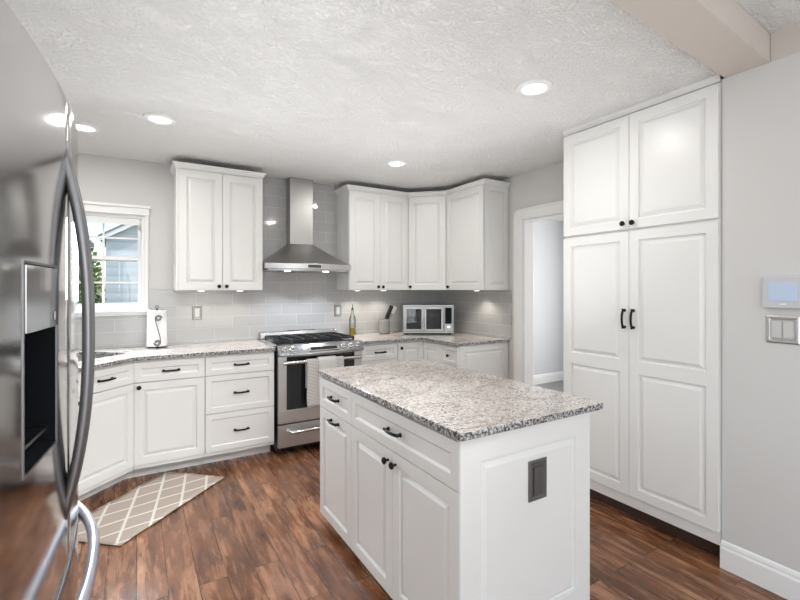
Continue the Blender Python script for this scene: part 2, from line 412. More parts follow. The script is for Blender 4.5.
# header between kitchen and dining end
bm = B(); prism(bm, [(XL, .833), (TX, 1.033), (XR, 1.033), (XR, .851), (TX, .851), (XL, .656)], 2.4555, HN+.05); struct('trim_header', bm, 'beige')
bm = B(); prism(bm, [(XL, .655), (TX, .850), (TX, -3.2), (XL, -3.2)], HN, HN+.06); struct('ceiling_dining', bm, 'ceiling')
# wall behind the range, with the window opening
wx0, wx1, wz0, wz1 = -.53, .065, 1.22, 2.02
bm = B()
box(bm, XL-.12, YB, 0, wx0, YB+.12, H+.06); box(bm, wx1, YB, 0, XR+.12, YB+.12, H+.06)
box(bm, wx0, YB, 0, wx1, YB+.12, wz0); box(bm, wx0, YB, wz1, wx1, YB+.12, H+.06)
struct('wall_back', bm, 'wall')
bm = B()
box(bm, XL-.12, -.45, 0, XL, YB, HN+.06); box(bm, XL-.12, -3.2, 0, XL, -2.15, HN+.06)
box(bm, XL-.12, -2.15, 0, XL, -.45, .5); box(bm, XL-.12, -2.15, 2.1, XL, -.45, HN+.06)
struct('wall_left', bm, 'wall')
# right wall with cased opening to the hall
dy0, dy1, dz = 2.03, 2.913, 2.055
bm = B()
box(bm, XR, dy1, 0, XR+.12, YB, H+.06); box(bm, XR, dy0, dz, XR+.12, dy1, H+.06); box(bm, XR, .95, 0, XR+.12, dy0, H+.06)
struct('wall_right', bm, 'wall')
bm = B()
box(bm, TX, -3.2, 0, XR, 1.0485, 2.455); struct('wall_right_dining', bm, 'wall')
bm = B(); box(bm, TX, -3.2, 2.4555, XR, .849, HN+.06); struct('trim_4', bm, 'beige')
bm = B()
box(bm, XL-.12, -3.32, 0, -.4, -3.2, HN+.06); box(bm, 2.0, -3.32, 0, XR+.12, -3.2, HN+.06); box(bm, -.4, -3.32, 2.3, 2.0, -3.2, HN+.06)
struct('wall_front', bm, 'wall')
# hall beyond the opening
bm = B(); box(bm, XR+.12, 1.0, -.05, 6.4, 4.6, 0); struct('floor_hall', bm, 'halltile')
bm = B(); box(bm, XR+.12, 1.0, 2.44, 6.4, 4.6, 2.5); struct('ceiling_hall', bm, 'trim')
bm = B(); box(bm, XR+.12, 4.46, 0, 6.4, 4.58, 2.44); struct('wall_hall_back', bm, 'hallwall')
bm = B(); box(bm, 6.3, 1.0, 0, 6.4, 4.46, 2.44); struct('wall_hall_right', bm, 'hallwall')
bm = B(); box(bm, XR+.12, 1.0, 0, 6.3, 1.1, 2.44); struct('wall_hall_front', bm, 'hallwall')

BB = [(0, 0), (.016, 0), (.016, .098), (.013, .104), (.010, .108), (.010, .118), (.006, .130), (0, .137)]
bm = B(); sweep(bm, [(TX, 1.0485), (TX, -3.19)], BB); struct('baseboard_right', bm, 'trim')
bm = B(); sweep(bm, [(XR+.13, 4.46), (6.29, 4.46)], BB); struct('baseboard_hall', bm, 'trim')
# door casing: jamb lining, side and head casing
cas = [(0, 0), (.022, 0), (.022, .02), (.018, .085), (.012, .1), (0, .1)]
bm = B()
box(bm, XR-.002, dy1-.018, 0, XR+.124, dy1, dz)                      # jamb (far side)
box(bm, XR-.002, dy0, 0, XR+.124, dy0+.018, dz)
box(bm, XR-.002, dy0+.018, dz-.018, XR+.124, dy1-.018, dz)
def xz_plate(bm, y0, y1, z0, z1, lip):
    box(bm, XR-.018, y0, z0, XR-.0005, y1, z1)
xz_plate(bm, dy1-.008, dy1+.092, 0, dz+.092, 0)
xz_plate(bm, 1.992, dy1-.008, dz-.008, dz+.092, 0)
box(bm, XR-.024, dy1+.072, 0, XR-.016, dy1+.095, dz+.095); box(bm, XR-.024, 1.992, dz+.072, XR-.016, dy1+.095, dz+.095)
struct('trim_1', bm, 'trim', bevel=.003)

# tiled backsplash on both walls
bm = B(); ty = YB-.009
box(bm, XL, ty, .915, wx0-.09, YB-.0005, 1.392); box(bm, wx0-.09, ty, .915, .092, YB-.0005, 1.175); box(bm, .092, ty, .915, .958, YB-.0005, 1.392)
box(bm, .958, ty, .80, 1.803, YB-.0005, H-.001); box(bm, 1.803, ty, .915, XR-.0005, YB-.0005, 1.392)
struct('trim_2', bm, 'tile_x', 'light grey glazed subway tile backsplash behind the range')
bm = B(); box(bm, XR-.009, 3.05, .915, XR-.0005, ty-.0005, 1.392); struct('trim_3', bm, 'tile_y', 'light grey glazed subway tile backsplash on the side wall')

# ------------------------------------------------------------------ window over the sink
w = bpy.data.objects.new('window_1', None); C.objects.link(w); w['kind'] = 'structure'; w.location = (0, YB, 0)
bm = B()
for x0, x1, z0, z1 in ((wx0, wx0+.03, wz0, wz1), (wx1-.03, wx1, wz0, wz1), (wx0+.03, wx1-.03, wz0, wz0+.03), (wx0+.03, wx1-.03, wz1-.03, wz1)):
    box(bm, x0, .005, z0, x1, .115, z1)
obj('window_frame', bm, 'trim', w, .002)
def sash(z0, z1, y, mid):
    a, b = wx0+.03, wx1-.03; s = .026; bm = B()
    for x0, x1, q0, q1 in ((a, a+s, z0, z1), (b-s, b, z0, z1), (a+s, b-s, z0, z0+s*1.2), (a+s, b-s, z1-s*1.2, z1)): box(bm, x0, y, q0, x1, y+.03, q1)
    o = obj('sash', bm, 'trim', w, .002)
    bm = B(); box(bm, a+s, y+.012, z0+s, b-s, y+.017, z1-s); obj('pane', bm, 'glass', o)
    bm = B(); xm = (a+b)/2; box(bm, xm-.008, y+.004, z0+s, xm+.008, y+.026, z1-s); box(bm, a+s, y+.004, mid-.008, xm-.008, y+.026, mid+.008); box(bm, xm+.008, y+.004, mid-.008, b-s, y+.026, mid+.008)
    obj('muntin', bm, 'trim', o)
sash(1.63, 1.985, .062, 1.825); sash(1.25, 1.67, .028, 1.452)
bm = B()
box(bm, wx0-.035, -.018, 1.19, wx0+.004, -.0005, wz1); box(bm, wx1-.004, -.018, 1.19, wx1+.022, -.0005, wz1)
obj('side_casing', bm, 'trim', w, .002)
bm = B(); box(bm, wx0-.04, -.022, wz1, wx1+.027, -.0005, 2.075); box(bm, wx0-.055, -.04, 2.075, wx1+.038, -.0005, 2.096); box(bm, wx0-.045, -.03, wz1-.004, wx1+.031, -.0005, wz1+.008)
obj('head_casing', bm, 'trim', w, .003)
bm = B(); box(bm, wx0-.045, -.05, 1.205, wx1+.032, .006, 1.225); box(bm, wx0-.03, -.018, 1.178, wx1+.022, -.0005, 1.2045); obj('window_sill', bm, 'trim', w, .003)
t = thing('roller_shade', 'white roller shade rolled up at the top of the window', 'window shade', (0, YB, 0))
bm = B(); box(bm, wx0+.034, .012, 1.945, wx1-.034, .016, 1.987); obj('fabric', bm, 'shade', t)
bm = B(); box(bm, wx0+.034, .009, 1.935, wx1-.034, .019, 1.9448); obj('hem_bar', bm, 'trim', t)

# dining-end window frames, added unseen behind the camera so that daylight has an opening
def plain_window(name, p, rz, wd, z0, z1, n):
    r = bpy.data.objects.new(name, None); C.objects.link(r); r.location = p; r.rotation_euler = (0, 0, rz); r['kind'] = 'structure'
    bm = B(); f = .06
    box(bm, 0, 0, z0, wd, .07, z0+f); box(bm, 0, 0, z1-f, wd, .07, z1)
    for k in range(n+1):
        x = (wd-f)*k/n; box(bm, x, .002, z0+f, x+f, .068, z1-f)
    obj('window_frame', bm, 'trim', r)
    bm = B()
    for k in range(n): x = (wd-f)*k/n; box(bm, x+f, .03, z0+f, x+(wd-f)/n, .036, z1-f)
    obj('pane', bm, 'glass', r)
plain_window('window_2', (-.4, -3.3, 0), 0, 2.4, 0.0, 2.3, 2)
plain_window('window_3', (XL-.02, -2.15, 0), PI/2, 1.7, .5, 2.1, 2)

# ------------------------------------------------------------------ outside the window
bm = B(); box(bm, -12, YB+.4, -.3, 14, 30, -.25); o = struct('floor_lawn', bm, 'grass')
t = thing('neighbor_house', 'blue-grey sided house with a white gable rake outside the window', 'house', (-.60, 12, -.25))
hw = 7.0; ev = 2.82; pk = ev+.6*hw/2
bm = B(); prof = [(0, 0), (hw, 0), (hw, ev), (hw/2, pk), (0, ev)]
a = [bm.verts.new((x, 0, z)) for x, z in prof]; b_ = [bm.verts.new((x, 5, z)) for x, z in prof]
bm.faces.new(a); bm.faces.new(b_[::-1])
for i in range(5): bm.faces.new((a[i], b_[i], b_[(i+1) % 5], a[(i+1) % 5]))
obj('wall', bm, 'siding', t)
for s in (0, 1):
    def mx(x): return x if s == 0 else hw-x
    bm = B(); q = [(mx(-.12), ev-.10), (mx(hw/2), pk-.03), (mx(hw/2), pk+.07), (mx(-.12), ev)]
    a = [bm.verts.new((x, -.18, z)) for x, z in q]; b_ = [bm.verts.new((x, -.12, z)) for x, z in q]
    bm.faces.new(a); bm.faces.new(b_[::-1])
    for i in range(4): bm.faces.new((a[i], b_[i], b_[(i+1) % 4], a[(i+1) % 4]))
    obj('rake_board', bm, 'roof', t)
    bm = B(); q = [(mx(-.14), ev-.01), (mx(hw/2), pk+.075), (mx(hw/2), pk+.12), (mx(-.14), ev+.035)]
    a = [bm.verts.new((x, -.2, z)) for x, z in q]; b_ = [bm.verts.new((x, 5.1, z)) for x, z in q]
    bm.faces.new(a); bm.faces.new(b_[::-1])
    for i in range(4): bm.faces.new((a[i], b_[i], b_[(i+1) % 4], a[(i+1) % 4]))
    obj('roof', bm, 'shingle', t)
def leaves(bm, n, fn, s):
    for _ in range(n):
        p = Vector(fn()); d = Vector((random.gauss(0, 1), random.gauss(0, 1), random.gauss(0, 1))).normalized(); e = d.orthogonal().normalized()*s*random.uniform(.6, 1.2); f = d.cross(e)*.45
        bm.faces.new([bm.verts.new(p-e), bm.verts.new(p-f), bm.verts.new(p+e), bm.verts.new(p+f)])
t = thing('conifer', 'dark green spruce beside the neighboring house, outside the window', 'tree', (-1.3, 10.7, -.25))
bm = B(); lathe(bm, [(.10, 0), (.02, 3.0)], seg=8); obj('trunk', bm, 'bark', t)
bm = B()
def con():
    h = random.uniform(.6, 3.1); r = (3.15-h)*.24*random.random()**.4; a = random.uniform(0, 2*PI); return (r*math.cos(a), r*math.sin(a), h-r*.4)
leaves(bm, 2600, con, .06); obj('foliage', bm, 'leaf2', t)
for (x, y, r, h, lab) in ((-.85, 9.6, .36, 2.5, 'leafy green shrub seen through the lower left window pane'), (-1.75, 9.0, .45, 1.6, 'lower green shrub at the left edge of the window view'), (.15, 10.8, .28, .95, 'small green bush low against the house siding')):
    t = thing('shrub', lab, 'shrub', (x, y, -.25))
    bm = B()
    for k in range(5):
        a = k*1.257; tube(bm, [(0, 0, 0), (.3*r*math.cos(a), .3*r*math.sin(a), h*.5), (.6*r*math.cos(a), .6*r*math.sin(a), h*.8)], .012, seg=5)
    obj('stem', bm, 'bark', t)
    bm = B()
    def sh():
        a = random.uniform(0, 2*PI); u = random.uniform(-1, 1); q = random.random()**.33; k = math.sqrt(1-u*u)*q*r
        return (k*math.cos(a), k*math.sin(a), h*.55+u*q*h*.5)
    leaves(bm, 2600, sh, .055); obj('foliage', bm, 'leaf', t)
t = thing('fence', 'brown board fence low behind the shrubs outside the window', 'fence', (-4.1, 12.1, -.25))
bm = B()
for k in range(24): box(bm, k*.14, 0, 0, k*.14+.125, .02, 1.45)
obj('boards', bm, 'fence', t)
bm = B(); box(bm, 0, .021, .3, 3.35, .06, .38); box(bm, 0, .021, 1.1, 3.35, .06, 1.18); obj('rail', bm, 'fence', t)
t = thing('post_lamp', 'dark post lamp standing outside the upper window pane', 'lamp', (-.62, 8.2, -.25))
bm = B(); lathe(bm, [(.03, 0), (.025, 2.25)], seg=10); obj('pole', bm, 'nickel', t)
bm = B(); lathe(bm, [(.17, 2.30), (.16, 2.36), (.06, 2.42), (.02, 2.46)], (-.1, 0, 0), seg=16); tube(bm, [(0, 0, 2.24), (-.05, 0, 2.30), (-.1, 0, 2.33)], .015); obj('lamp_shade', bm, 'nickel', t)

# ------------------------------------------------------------------ cabinet kit
def ring_panel(bm, x0, z0, x1, z1, s, y=0, d=.013, sb=None, st=None):
    sb = s if sb is None else sb; st = s if st is None else st
    prof = [(0, y), (s, y), (s+.003, y+d), (s+.010, y+d), (s+.030, y+.0015)]
    rings = []
    for i, yy in prof:
        rings.append([bm.verts.new(p) for p in ((x0+i, yy, z0+max(0, i-s+sb)*(i > 0)), (x1-i, yy, z0+max(0, i-s+sb)*(i > 0)), (x1-i, yy, z1-max(0, i-s+st)*(i > 0)), (x0+i, yy, z1-max(0, i-s+st)*(i > 0)))])
    for a, b in zip(rings, rings[1:]):
        for k in range(4): bm.faces.new((a[k], a[(k+1) % 4], b[(k+1) % 4], b[k]))
    bm.faces.new(rings[-1])
def flat_drawer(bm, x0, z0, x1, z1, s, y=0):
    prof = [(0, y), (s, y), (s+.008, y+.009)]
    rings = []
    for i, yy in prof:
        rings.append([bm.verts.new(p) for p in ((x0+i, yy, z0+i), (x1-i, yy, z0+i), (x1-i, yy, z1-i), (x0+i, yy, z1-i))])
    for a, b in zip(rings, rings[1:]):
        for k in range(4): bm.faces.new((a[k], a[(k+1) % 4], b[(k+1) % 4], b[k]))
    bm.faces.new(rings[-1])
def front(parent, name, x0, z0, x1, z1, cells=None, s=.055, style='door', y=-.020):
    """cabinet door / drawer front with its own origin at the lower left corner; front plane y=-.020 .. 0"""
    w_, h_ = x1-x0, z1-z0; t_ = -y-.001
    bm = B()
    cs = cells or [(0, h_)]
    for ci, (a, b) in enumerate(cs):
        # split so that rails between two panels add up to one rail
        if style == 'door': ring_panel(bm, 0, a, w_, b, s, sb=.038 if ci > 0 else None, st=.038 if ci < len(cs)-1 else None)
        else: flat_drawer(bm, 0, a, w_, b, s)
    pts = [(0, 0), (w_, 0), (w_, h_), (0, h_)]
    bk = [bm.verts.new((x, t_, z)) for x, z in pts]; fr = [bm.verts.new((x, 0, z)) for x, z in pts]
    bm.faces.new(bk[::-1])
    for k in range(4): bm.faces.new((fr[k], fr[(k+1) % 4], bk[(k+1) % 4], bk[k]))
    bmesh.ops.remove_doubles(bm, verts=bm.verts[:], dist=1e-5)
    o = obj(name, bm, 'white', parent, .0018, loc=(x0, y, z0))
    return o
KNOB = PULL = None
def knob(parent, x, z):
    global KNOB
    if KNOB is None:
        bm = B(); lathe(bm, [(.006, 0), (.005, .008), (.005, .012), (.012, .016), (.0155, .021), (.0155, .025), (.011, .030), (.004, .031)], axis='Y', seg=20)
        KNOB = obj('knob', bm, 'black', parent, smooth=True, loc=(x, 0, z)); KNOB['label'] = 'black round knob'; return KNOB
    return child_copy(KNOB, parent, (x, 0, z))
def pull(parent, x, z, vertical=False):
    global PULL
    rot = (0, PI/2, 0) if vertical else (0, 0, 0)
    if PULL is None:
        bm = B(); L = .050
        pth = [(-L, -.001, 0), (-L+.002, -.012, 0), (-L*.86, -.021, 0), (-L*.5, -.026, 0), (0, -.028, 0), (L*.5, -.026, 0), (L*.86, -.021, 0), (L-.002, -.012, 0), (L, -.001, 0)]
        tube(bm, pth, .0057, .0071, seg=10)
        for s in (-1, 1):
            lathe(bm, [(.010, 0), (.009, .004), (.006, .007)], (s*L, 0, 0), 'Y', 14)
            tube(bm, [(s*L*.97, -.017, 0), (s*(L+.009), -.022, 0)], .0045, .0065, seg=8)
        PULL = obj('pull_handle', bm, 'black', parent, smooth=True, loc=(x, 0, z)); PULL.rotation_euler = rot; PULL['label'] = 'black arched bar pull'; return PULL
    return child_copy(PULL, parent, (x, 0, z), rot)
CRP = [(0, 0), (.006, 0), (.010, .006), (.012, .014), (.024, .030), (.036, .036), (.036, .046), (0, .046)]   # crown profile
def crown(parent, path, z, pre=None, post=None, k=1):
    bm = B(); sweep(bm, path, [(o_*k*.72, z+h_*(.9 if k < 1 else 1)) for o_, h_ in CRP], pre, post)
    return obj('crown_moulding', bm, 'white', parent)
PUCK = None
def puck(world, energy=2.2, spot=True, col=(1, .93, .82)):
    """puck light screwed under a cabinet: top level thing"""
    t_ = thing('puck_light', '', 'light', world, 0)
    bm = B(); lathe(bm, [(.033, 0), (.034, -.003), (.029, -.005)], seg=20); obj('housing', bm, 'trim', t_, smooth=True)
    bm = B(); lathe(bm, [(.026, -.0051), (.024, -.0070)], seg=20); obj('lens', bm, 'puck', t_, smooth=True)
    l_ = light('SPOT', 'puck_lamp', (0, 0, -.016), energy, col, spot_size=math.radians(125), spot_blend=.6, shadow_soft_size=.02); l_.parent = t_
    return t_

# ------------------------------------------------------------------ upper cabinets
UB, UT = 1.387, 2.386
def upper(label, origin, rz, w_, doors, depth=.308, poly=None):
    t_ = thing('upper_cabinet', label, 'cabinet', (*origin, UB), rz)
    bm = B()
    if poly: prism(bm, poly, 0, UT-UB)
    else: box(bm, 0, .0, 0, w_, depth, UT-UB)
    obj('body', bm, 'white', t_, .001)
    for (a, b, k) in doors:
        d = front(t_, 'door', a, .004, b, UT-UB-.012, s=.058)
        knob(d, k-a, .030)
    return t_
g = .002
F = YB-.33+.02        # carcass face; door fronts stand 20 mm proud
# left of the hood
w_ = .963-.275
t = upper('tall white double-door wall cabinet left of the range hood, next to window', (.275, F), 0, w_, [(.018, w_/2+.008-.0015, w_/2-.022), (w_/2+.008+.0015, w_-.003, w_/2+.038)])
crown(t, [(0, .308), (0, -.0), (w_, -.0), (w_, .308)][::1], UT-UB-.002)
# right of the hood
x0, x1 = 1.799, XR-.61; w_ = x1-x0
dg0 = Vector((XR-.61, F)); dg1 = Vector((XR-.33+.02, YB-.61))
n45 = Vector((-.7071, -.7071))
t = upper('white double-door wall cabinet immediately right of the range hood', (x0, F), 0, w_-.002, [(.003, w_/2-.0015, w_/2-.028), (w_/2+.0015, w_-.009, w_/2+.026)])
crown(t, [(0, .308), (0, 0), (w_, 0)], UT-UB-.002, post=(w_+(dg1-dg0).x, (dg1-dg0).y))
# diagonal corner
L = (dg1-dg0).length
def to_local(p, o_, rz):
    v = Vector(p)-Vector(o_); c, s = math.cos(-rz), math.sin(-rz); return (v.x*c-v.y*s, v.x*s+v.y*c)
ra = -math.atan2(-(dg1-dg0).y, (dg1-dg0).x)
poly = [to_local(p, dg0, ra) for p in ((dg0.x, dg0.y), (dg1.x, dg1.y), (XR-.002, dg1.y), (XR-.002, YB-.002), (dg0.x, YB-.002))]
t = upper('white single-door diagonal corner wall cabinet above the toaster oven', dg0, ra, L, [(.013, L-.013, .036)], poly=poly)
crown(t, [(0, 0), (L, 0)], UT-UB-.002, pre=to_local((x0, F), dg0, ra), post=to_local((dg1.x, 3.2), dg0, ra))
# right wall run
uE = 3.097; w_ = dg1.y-uE
t = upper('white single-door wall cabinet on the side wall nearest the doorway', (dg1.x, dg1.y), -PI/2, w_, [(.010, w_-.003, .060)], poly=[(.002, 0), (w_-.02, 0), (w_-.02, .308), (.002, .308)])
bm = B(); ring_panel(bm, 0, 0, .304, UT-UB-.004, .05); pts = [(0, 0), (.304, 0), (.304, UT-UB-.004), (0, UT-UB-.004)]
bk = [bm.verts.new((x, .018, z)) for x, z in pts]; fr = [bm.verts.new((x, 0, z)) for x, z in pts]; bm.faces.new(bk[::-1])
for k in range(4): bm.faces.new((fr[k], fr[(k+1) % 4], bk[(k+1) % 4], bk[k]))
bmesh.ops.remove_doubles(bm, verts=bm.verts[:], dist=1e-5)
e = obj('end_panel', bm, 'white', t, .0015, loc=(w_, .002, .002)); e.rotation_euler = (0, 0, PI/2)
crown(t, [(0, 0), (w_, 0), (w_, .308)], UT-UB-.002, pre=to_local(dg0, dg1, -PI/2))
# puck lights
pk_ = [((.48, YB-.16), 'left puck light under the wall cabinet beside the window'), ((.80, YB-.16), 'right puck light under the wall cabinet beside the window'),
       ((1.97, YB-.16), 'puck light under the wall cabinet, above the oil bottle'), ((2.28, YB-.16), 'puck light under the wall cabinet, above the utensil crock'),
       ((XR-.16, 3.38), 'puck light under the side wall cabinet nearest the doorway')]
for (x, y), lab in pk_:
    p = puck((x, y, UB-.0008), 2.0 if x < 1 else 4.0); p['label'] = lab; p['group'] = 'under-cabinet puck lights'

# ------------------------------------------------------------------ base cabinets
BT = .882; ct0, ct1 = .8845, .914
FB = YB-.63+.02
def base(label, origin, rz, w_, name='base_cabinet', poly=None, toe=None, depth=.606, z0=.10):
    TR = .125
    t_ = thing(name, label, 'cabinet', (*origin, 0), rz)
    bm = B()
    if poly: prism(bm, poly, z0, BT)
    else: box(bm, 0, 0, z0, w_, depth, BT)
    obj('body', bm, 'white', t_, .001)
    bm = B()
    if toe: prism(bm, toe, .001, z0-.001)
    else: box(bm, .0, TR, .001, w_, depth, z0-.001)
    obj('toe_board', bm, 'white', t_)
    return t_
# drawer stack left of the range
X0, X1 = .453, .985; w_ = X1-X0
t = base('white base cabinet with three stacked drawers just left of the range', (X0, FB), 0, w_)
for z0, z1 in ((.727, .868), (.430, .722), (.132, .425)):
    d = front(t, 'drawer', .002, z0, w_-.004, z1, style='door' if 0 else 'drawer', s=.042); pull(d, w_/2, (z1-z0)/2)
# door + drawer
X0, X1 = -.018, .452; w_ = X1-X0
t = base('white base cabinet with one drawer over one door, below the paper towel', (X0, FB), 0, w_)
d = front(t, 'drawer', .004, .727, w_-.002, .868, style='drawer', s=.042); pull(d, w_/2, .07)
d = front(t, 'door', .004, .132, w_-.002, .722); knob(d, .030, .560)
# diagonal sink base
A = Vector((-.020, FB)); Bq = Vector((-.020-.345, FB-.345)); L = (A-Bq).length
poly = [to_local(p, Bq, PI/4) for p in ((Bq.x, Bq.y), (A.x, A.y), (A.x, YB-.004), (XL+.004, YB-.004), (XL+.004, Bq.y))]
toe = [to_local(p, Bq, PI/4) for p in ((Bq.x-.088, Bq.y+.088), (A.x-.052, A.y+.124), (A.x, A.y+.124), (A.x, YB-.004), (XL+.004, YB-.004), (XL+.004, Bq.y+.088))]
t = thing('sink_base_cabinet', 'white diagonal corner sink cabinet partly hidden behind the refrigerator', 'cabinet', (Bq.x, Bq.y, 0), PI/4)
bm = B()
prism(bm, poly, .10, .66)
# upper part of the carcass is an open box around the basin
ip = [Vector(p) for p in poly]; cen = sum(ip, Vector((0, 0)))/len(ip); inn = [cen+(p-cen)*.93 for p in ip]
a0 = [bm.verts.new((*p, .66)) for p in ip]; a1 = [bm.verts.new((*p, BT)) for p in ip]; b0 = [bm.verts.new((*p, .66)) for p in inn]; b1 = [bm.verts.new((*p, BT)) for p in inn]
for i in range(5):
    j = (i+1) % 5
    bm.faces.new((a0[i], a0[j], a1[j], a1[i])); bm.faces.new((b0[i], b1[i], b1[j], b0[j])); bm.faces.new((a1[i], a1[j], b1[j], b1[i]))
obj('body', bm, 'white', t)
bm = B(); prism(bm, toe, .001, .099); obj('toe_board', bm, 'white', t)
d = front(t, 'drawer', .004, .727, L-.012, .868, style='drawer', s=.042); pull(d, L/2, .07)
d = front(t, 'door', .004, .132, L-.012, .722); knob(d, .030, .560)
# right of the range
X0, X1 = 1.785, 2.180; w_ = X1-X0
t = base('white drawer base cabinet just right of the range, mostly behind the island', (X0, FB), 0, w_)
for z0, z1 in ((.727, .868), (.430, .722), (.132, .425)):
    d = front(t, 'drawer', .003, z0, w_-.002, z1, style='drawer', s=.042); pull(d, w_/2, (z1-z0)/2)
# L corner
cx_, cy_ = XR-.63+.02, 3.352
t = thing('corner_cabinet', 'white corner base cabinet with folding two-leaf door below the toaster oven', 'cabinet', (2.182, FB, 0), 0)
bm = B(); ox, oy = 2.182, FB
prism(bm, [(0, 0), (cx_-ox, 0), (cx_-ox, cy_-oy), (XR-.004-ox, cy_-oy), (XR-.004-ox, YB-.004-oy), (0, YB-.004-oy)], .10, BT); obj('body', bm, 'white', t)
bm = B(); prism(bm, [(0, .07), (cx_-ox+.07, .07), (cx_-ox+.07, cy_-oy), (XR-.004-ox, cy_-oy), (XR-.004-ox, YB-.004-oy), (0, YB-.004-oy)], .001, .099); obj('toe_board', bm, 'white', t)
d = front(t, 'door', .002, .132, cx_-ox-.022, .868); knob(d, .030, .690)
wl_ = FB-cy_-.024
d = front(t, 'door', 0, .132, wl_, .868); d.rotation_euler = (0, 0, -PI/2); d.location = (cx_-ox-.020, -.022, .132)
# drawers on the side wall
w_ = cy_-uE-.001
t = base('narrow white drawer cabinet with knobs and panelled end on the side wall', (cx_, cy_-.001), -PI/2, w_, poly=[(0, 0), (w_-.02, 0), (w_-.02, .606), (0, .606)], toe=[(0, .07), (w_-.02, .07), (w_-.02, .606), (0, .606)])
for z0, z1 in ((.70, .868), (.41, .695), (.132, .405)):
    d = front(t, 'drawer', .003, z0, w_-.003, z1, style='drawer', s=.035); knob(d, w_/2-.003, (z1-z0)/2)
def panel(parent, wd, h, loc, rz, s=.06, name='end_panel', th=.018):
    bm = B(); ring_panel(bm, 0, 0, wd, h, s); pts = [(0, 0), (wd, 0), (wd, h), (0, h)]
    bk = [bm.verts.new((x, th, z)) for x, z in pts]; fr = [bm.verts.new((x, 0, z)) for x, z in pts]; bm.faces.new(bk[::-1])
    for k in range(4): bm.faces.new((fr[k], fr[(k+1) % 4], bk[(k+1) % 4], bk[k]))
    bmesh.ops.remove_doubles(bm, verts=bm.verts[:], dist=1e-5)
    o_ = obj(name, bm, 'white', parent, .0015, loc=loc); o_.rotation_euler = (0, 0, rz); return o_
panel(t, .602, BT-.102, (w_, .0, .101), PI/2)

# ------------------------------------------------------------------ worktops
def slab(name, outer, hole, label, bevel=.004):
    bm = B()
    def loop(pts):
        v = [bm.verts.new((x, y, ct1)) for x, y in pts]; return [bm.edges.new((v[i], v[(i+1) % len(v)])) for i in range(len(v))]
    ed = loop(outer)+(loop(hole) if hole else [])
    r = bmesh.ops.triangle_fill(bm, use_beauty=True, use_dissolve=False, edges=ed)
    fs = [f for f in r['geom'] if isinstance(f, bmesh.types.BMFace)]
    bmesh.ops.dissolve_limit(bm, angle_limit=.01, verts=bm.verts[:], edges=[e_ for e_ in bm.edges if len(e_.link_faces) == 2])
    ex = bmesh.ops.extrude_face_region(bm, geom=bm.faces[:])
    for v in ex['geom']:
        if isinstance(v, bmesh.types.BMVert): v.co.z = ct0
    return tag(obj(name, bm, 'granite', None, bevel), label, 'worktop')
def rrect(cx, cy, a, b, r, rz, seg=5):
    out = []
    for sx, sy, a0 in ((1, 1, 0), (-1, 1, 90), (-1, -1, 180), (1, -1, 270)):
        for k in range(seg+1):
            q = math.radians(a0+90*k/seg); x = sx*(a-r)+r*math.cos(q); y = sy*(b-r)+r*math.sin(q)
            out.append((cx+x*math.cos(rz)-y*math.sin(rz), cy+x*math.sin(rz)+y*math.cos(rz)))
    return out
yf = YB-.65; k_ = .65*math.tan(math.radians(22.5))
sc = (-.43, 3.80)
slab('countertop', [(XL+.003, YB-.0105), (.990, YB-.0105), (.990, yf), (-.008, yf), (-.008-.345-.008, yf-.345-.008), (XL+.003, yf-.353)],
     rrect(sc[0], sc[1], .34, .20, .05, PI/4), 'grey speckled granite countertop left of the range around the corner sink')
slab('countertop', [(1.783, YB-.0105), (XR-.0105, YB-.0105), (XR-.0105, uE-.02), (XR-.65, uE-.02), (XR-.65, yf), (1.783, yf)], None, 'grey speckled granite countertop right of the range turning the far corner')
t = thing('kitchen_sink', 'stainless undermount sink set diagonally in the left corner countertop', 'sink', (sc[0], sc[1], ct0-.2), PI/4)
bm = B(); o0 = rrect(0, 0, .345, .205, .055, 0); i0 = rrect(0, 0, .335, .195, .045, 0); n = len(o0)
rs = [[bm.verts.new((x, y, z)) for x, y in q] for q, z in ((o0, 0), (o0, .198), (i0, .198), (i0, .006))]
for a, b in zip(rs, rs[1:]):
    for k in range(n): bm.faces.new((a[k], a[(k+1) % n], b[(k+1) % n], b[k]))
bm.faces.new(rs[0]); bm.faces.new(rs[-1][::-1]); obj('basin', bm, 'steel', t)
bm = B(); lathe(bm, [(.04, .0065), (.04, .009), (.02, .0095)], seg=20); obj('drain', bm, 'chrome', t)

# ------------------------------------------------------------------ island
IX0, IX1, IY0, IY1 = .930, 1.716, 1.146, 2.515
r_ = .04
out = []
for (x, y, a0, rr) in ((IX1, IY1, 0, .07), (IX0, IY1, 90, .03), (IX0, IY0, 180, .012), (IX1, IY0, 270, .02)):
    sx = -1 if x == IX1 else 1; sy = -1 if y == IY1 else 1
    for k in range(7):
        q = math.radians(a0+90*k/6); out.append((x+sx*rr+rr*math.cos(q), y+sy*rr+rr*math.sin(q)))
slab('island_countertop', out, None, 'beige and grey speckled granite slab on top of the island', .005)
bx0, bx1, by0, by1 = .966, 1.650, 1.172, 2.505
t = thing('kitchen_island', 'white kitchen island cabinet with black pulls, knobs and a panelled end', 'kitchen island', (bx0, by1, 0), -PI/2)
LY = by1-by0
bm = B(); box(bm, 0, 0, .058, LY-.02, bx1-bx0, BT); obj('body', bm, 'white', t, .001)
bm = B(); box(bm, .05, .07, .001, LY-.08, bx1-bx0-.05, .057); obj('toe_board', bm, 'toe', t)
s1 = by1-2.053; s2 = by1-1.633; s3 = LY-.004
d = front(t, 'drawer', .004, .699, s1-.0015, .870, style='drawer', s=.048); pull(d, (s1)/2+.01, .088)
d = front(t, 'drawer', s1+.0015, .699, s3, .870, style='drawer', s=.048); pull(d, (s3-s1)/2, .088)
d = front(t, 'door', .004, .058, s1-.0015, .695); pull(d, s1/2+.01, .600)
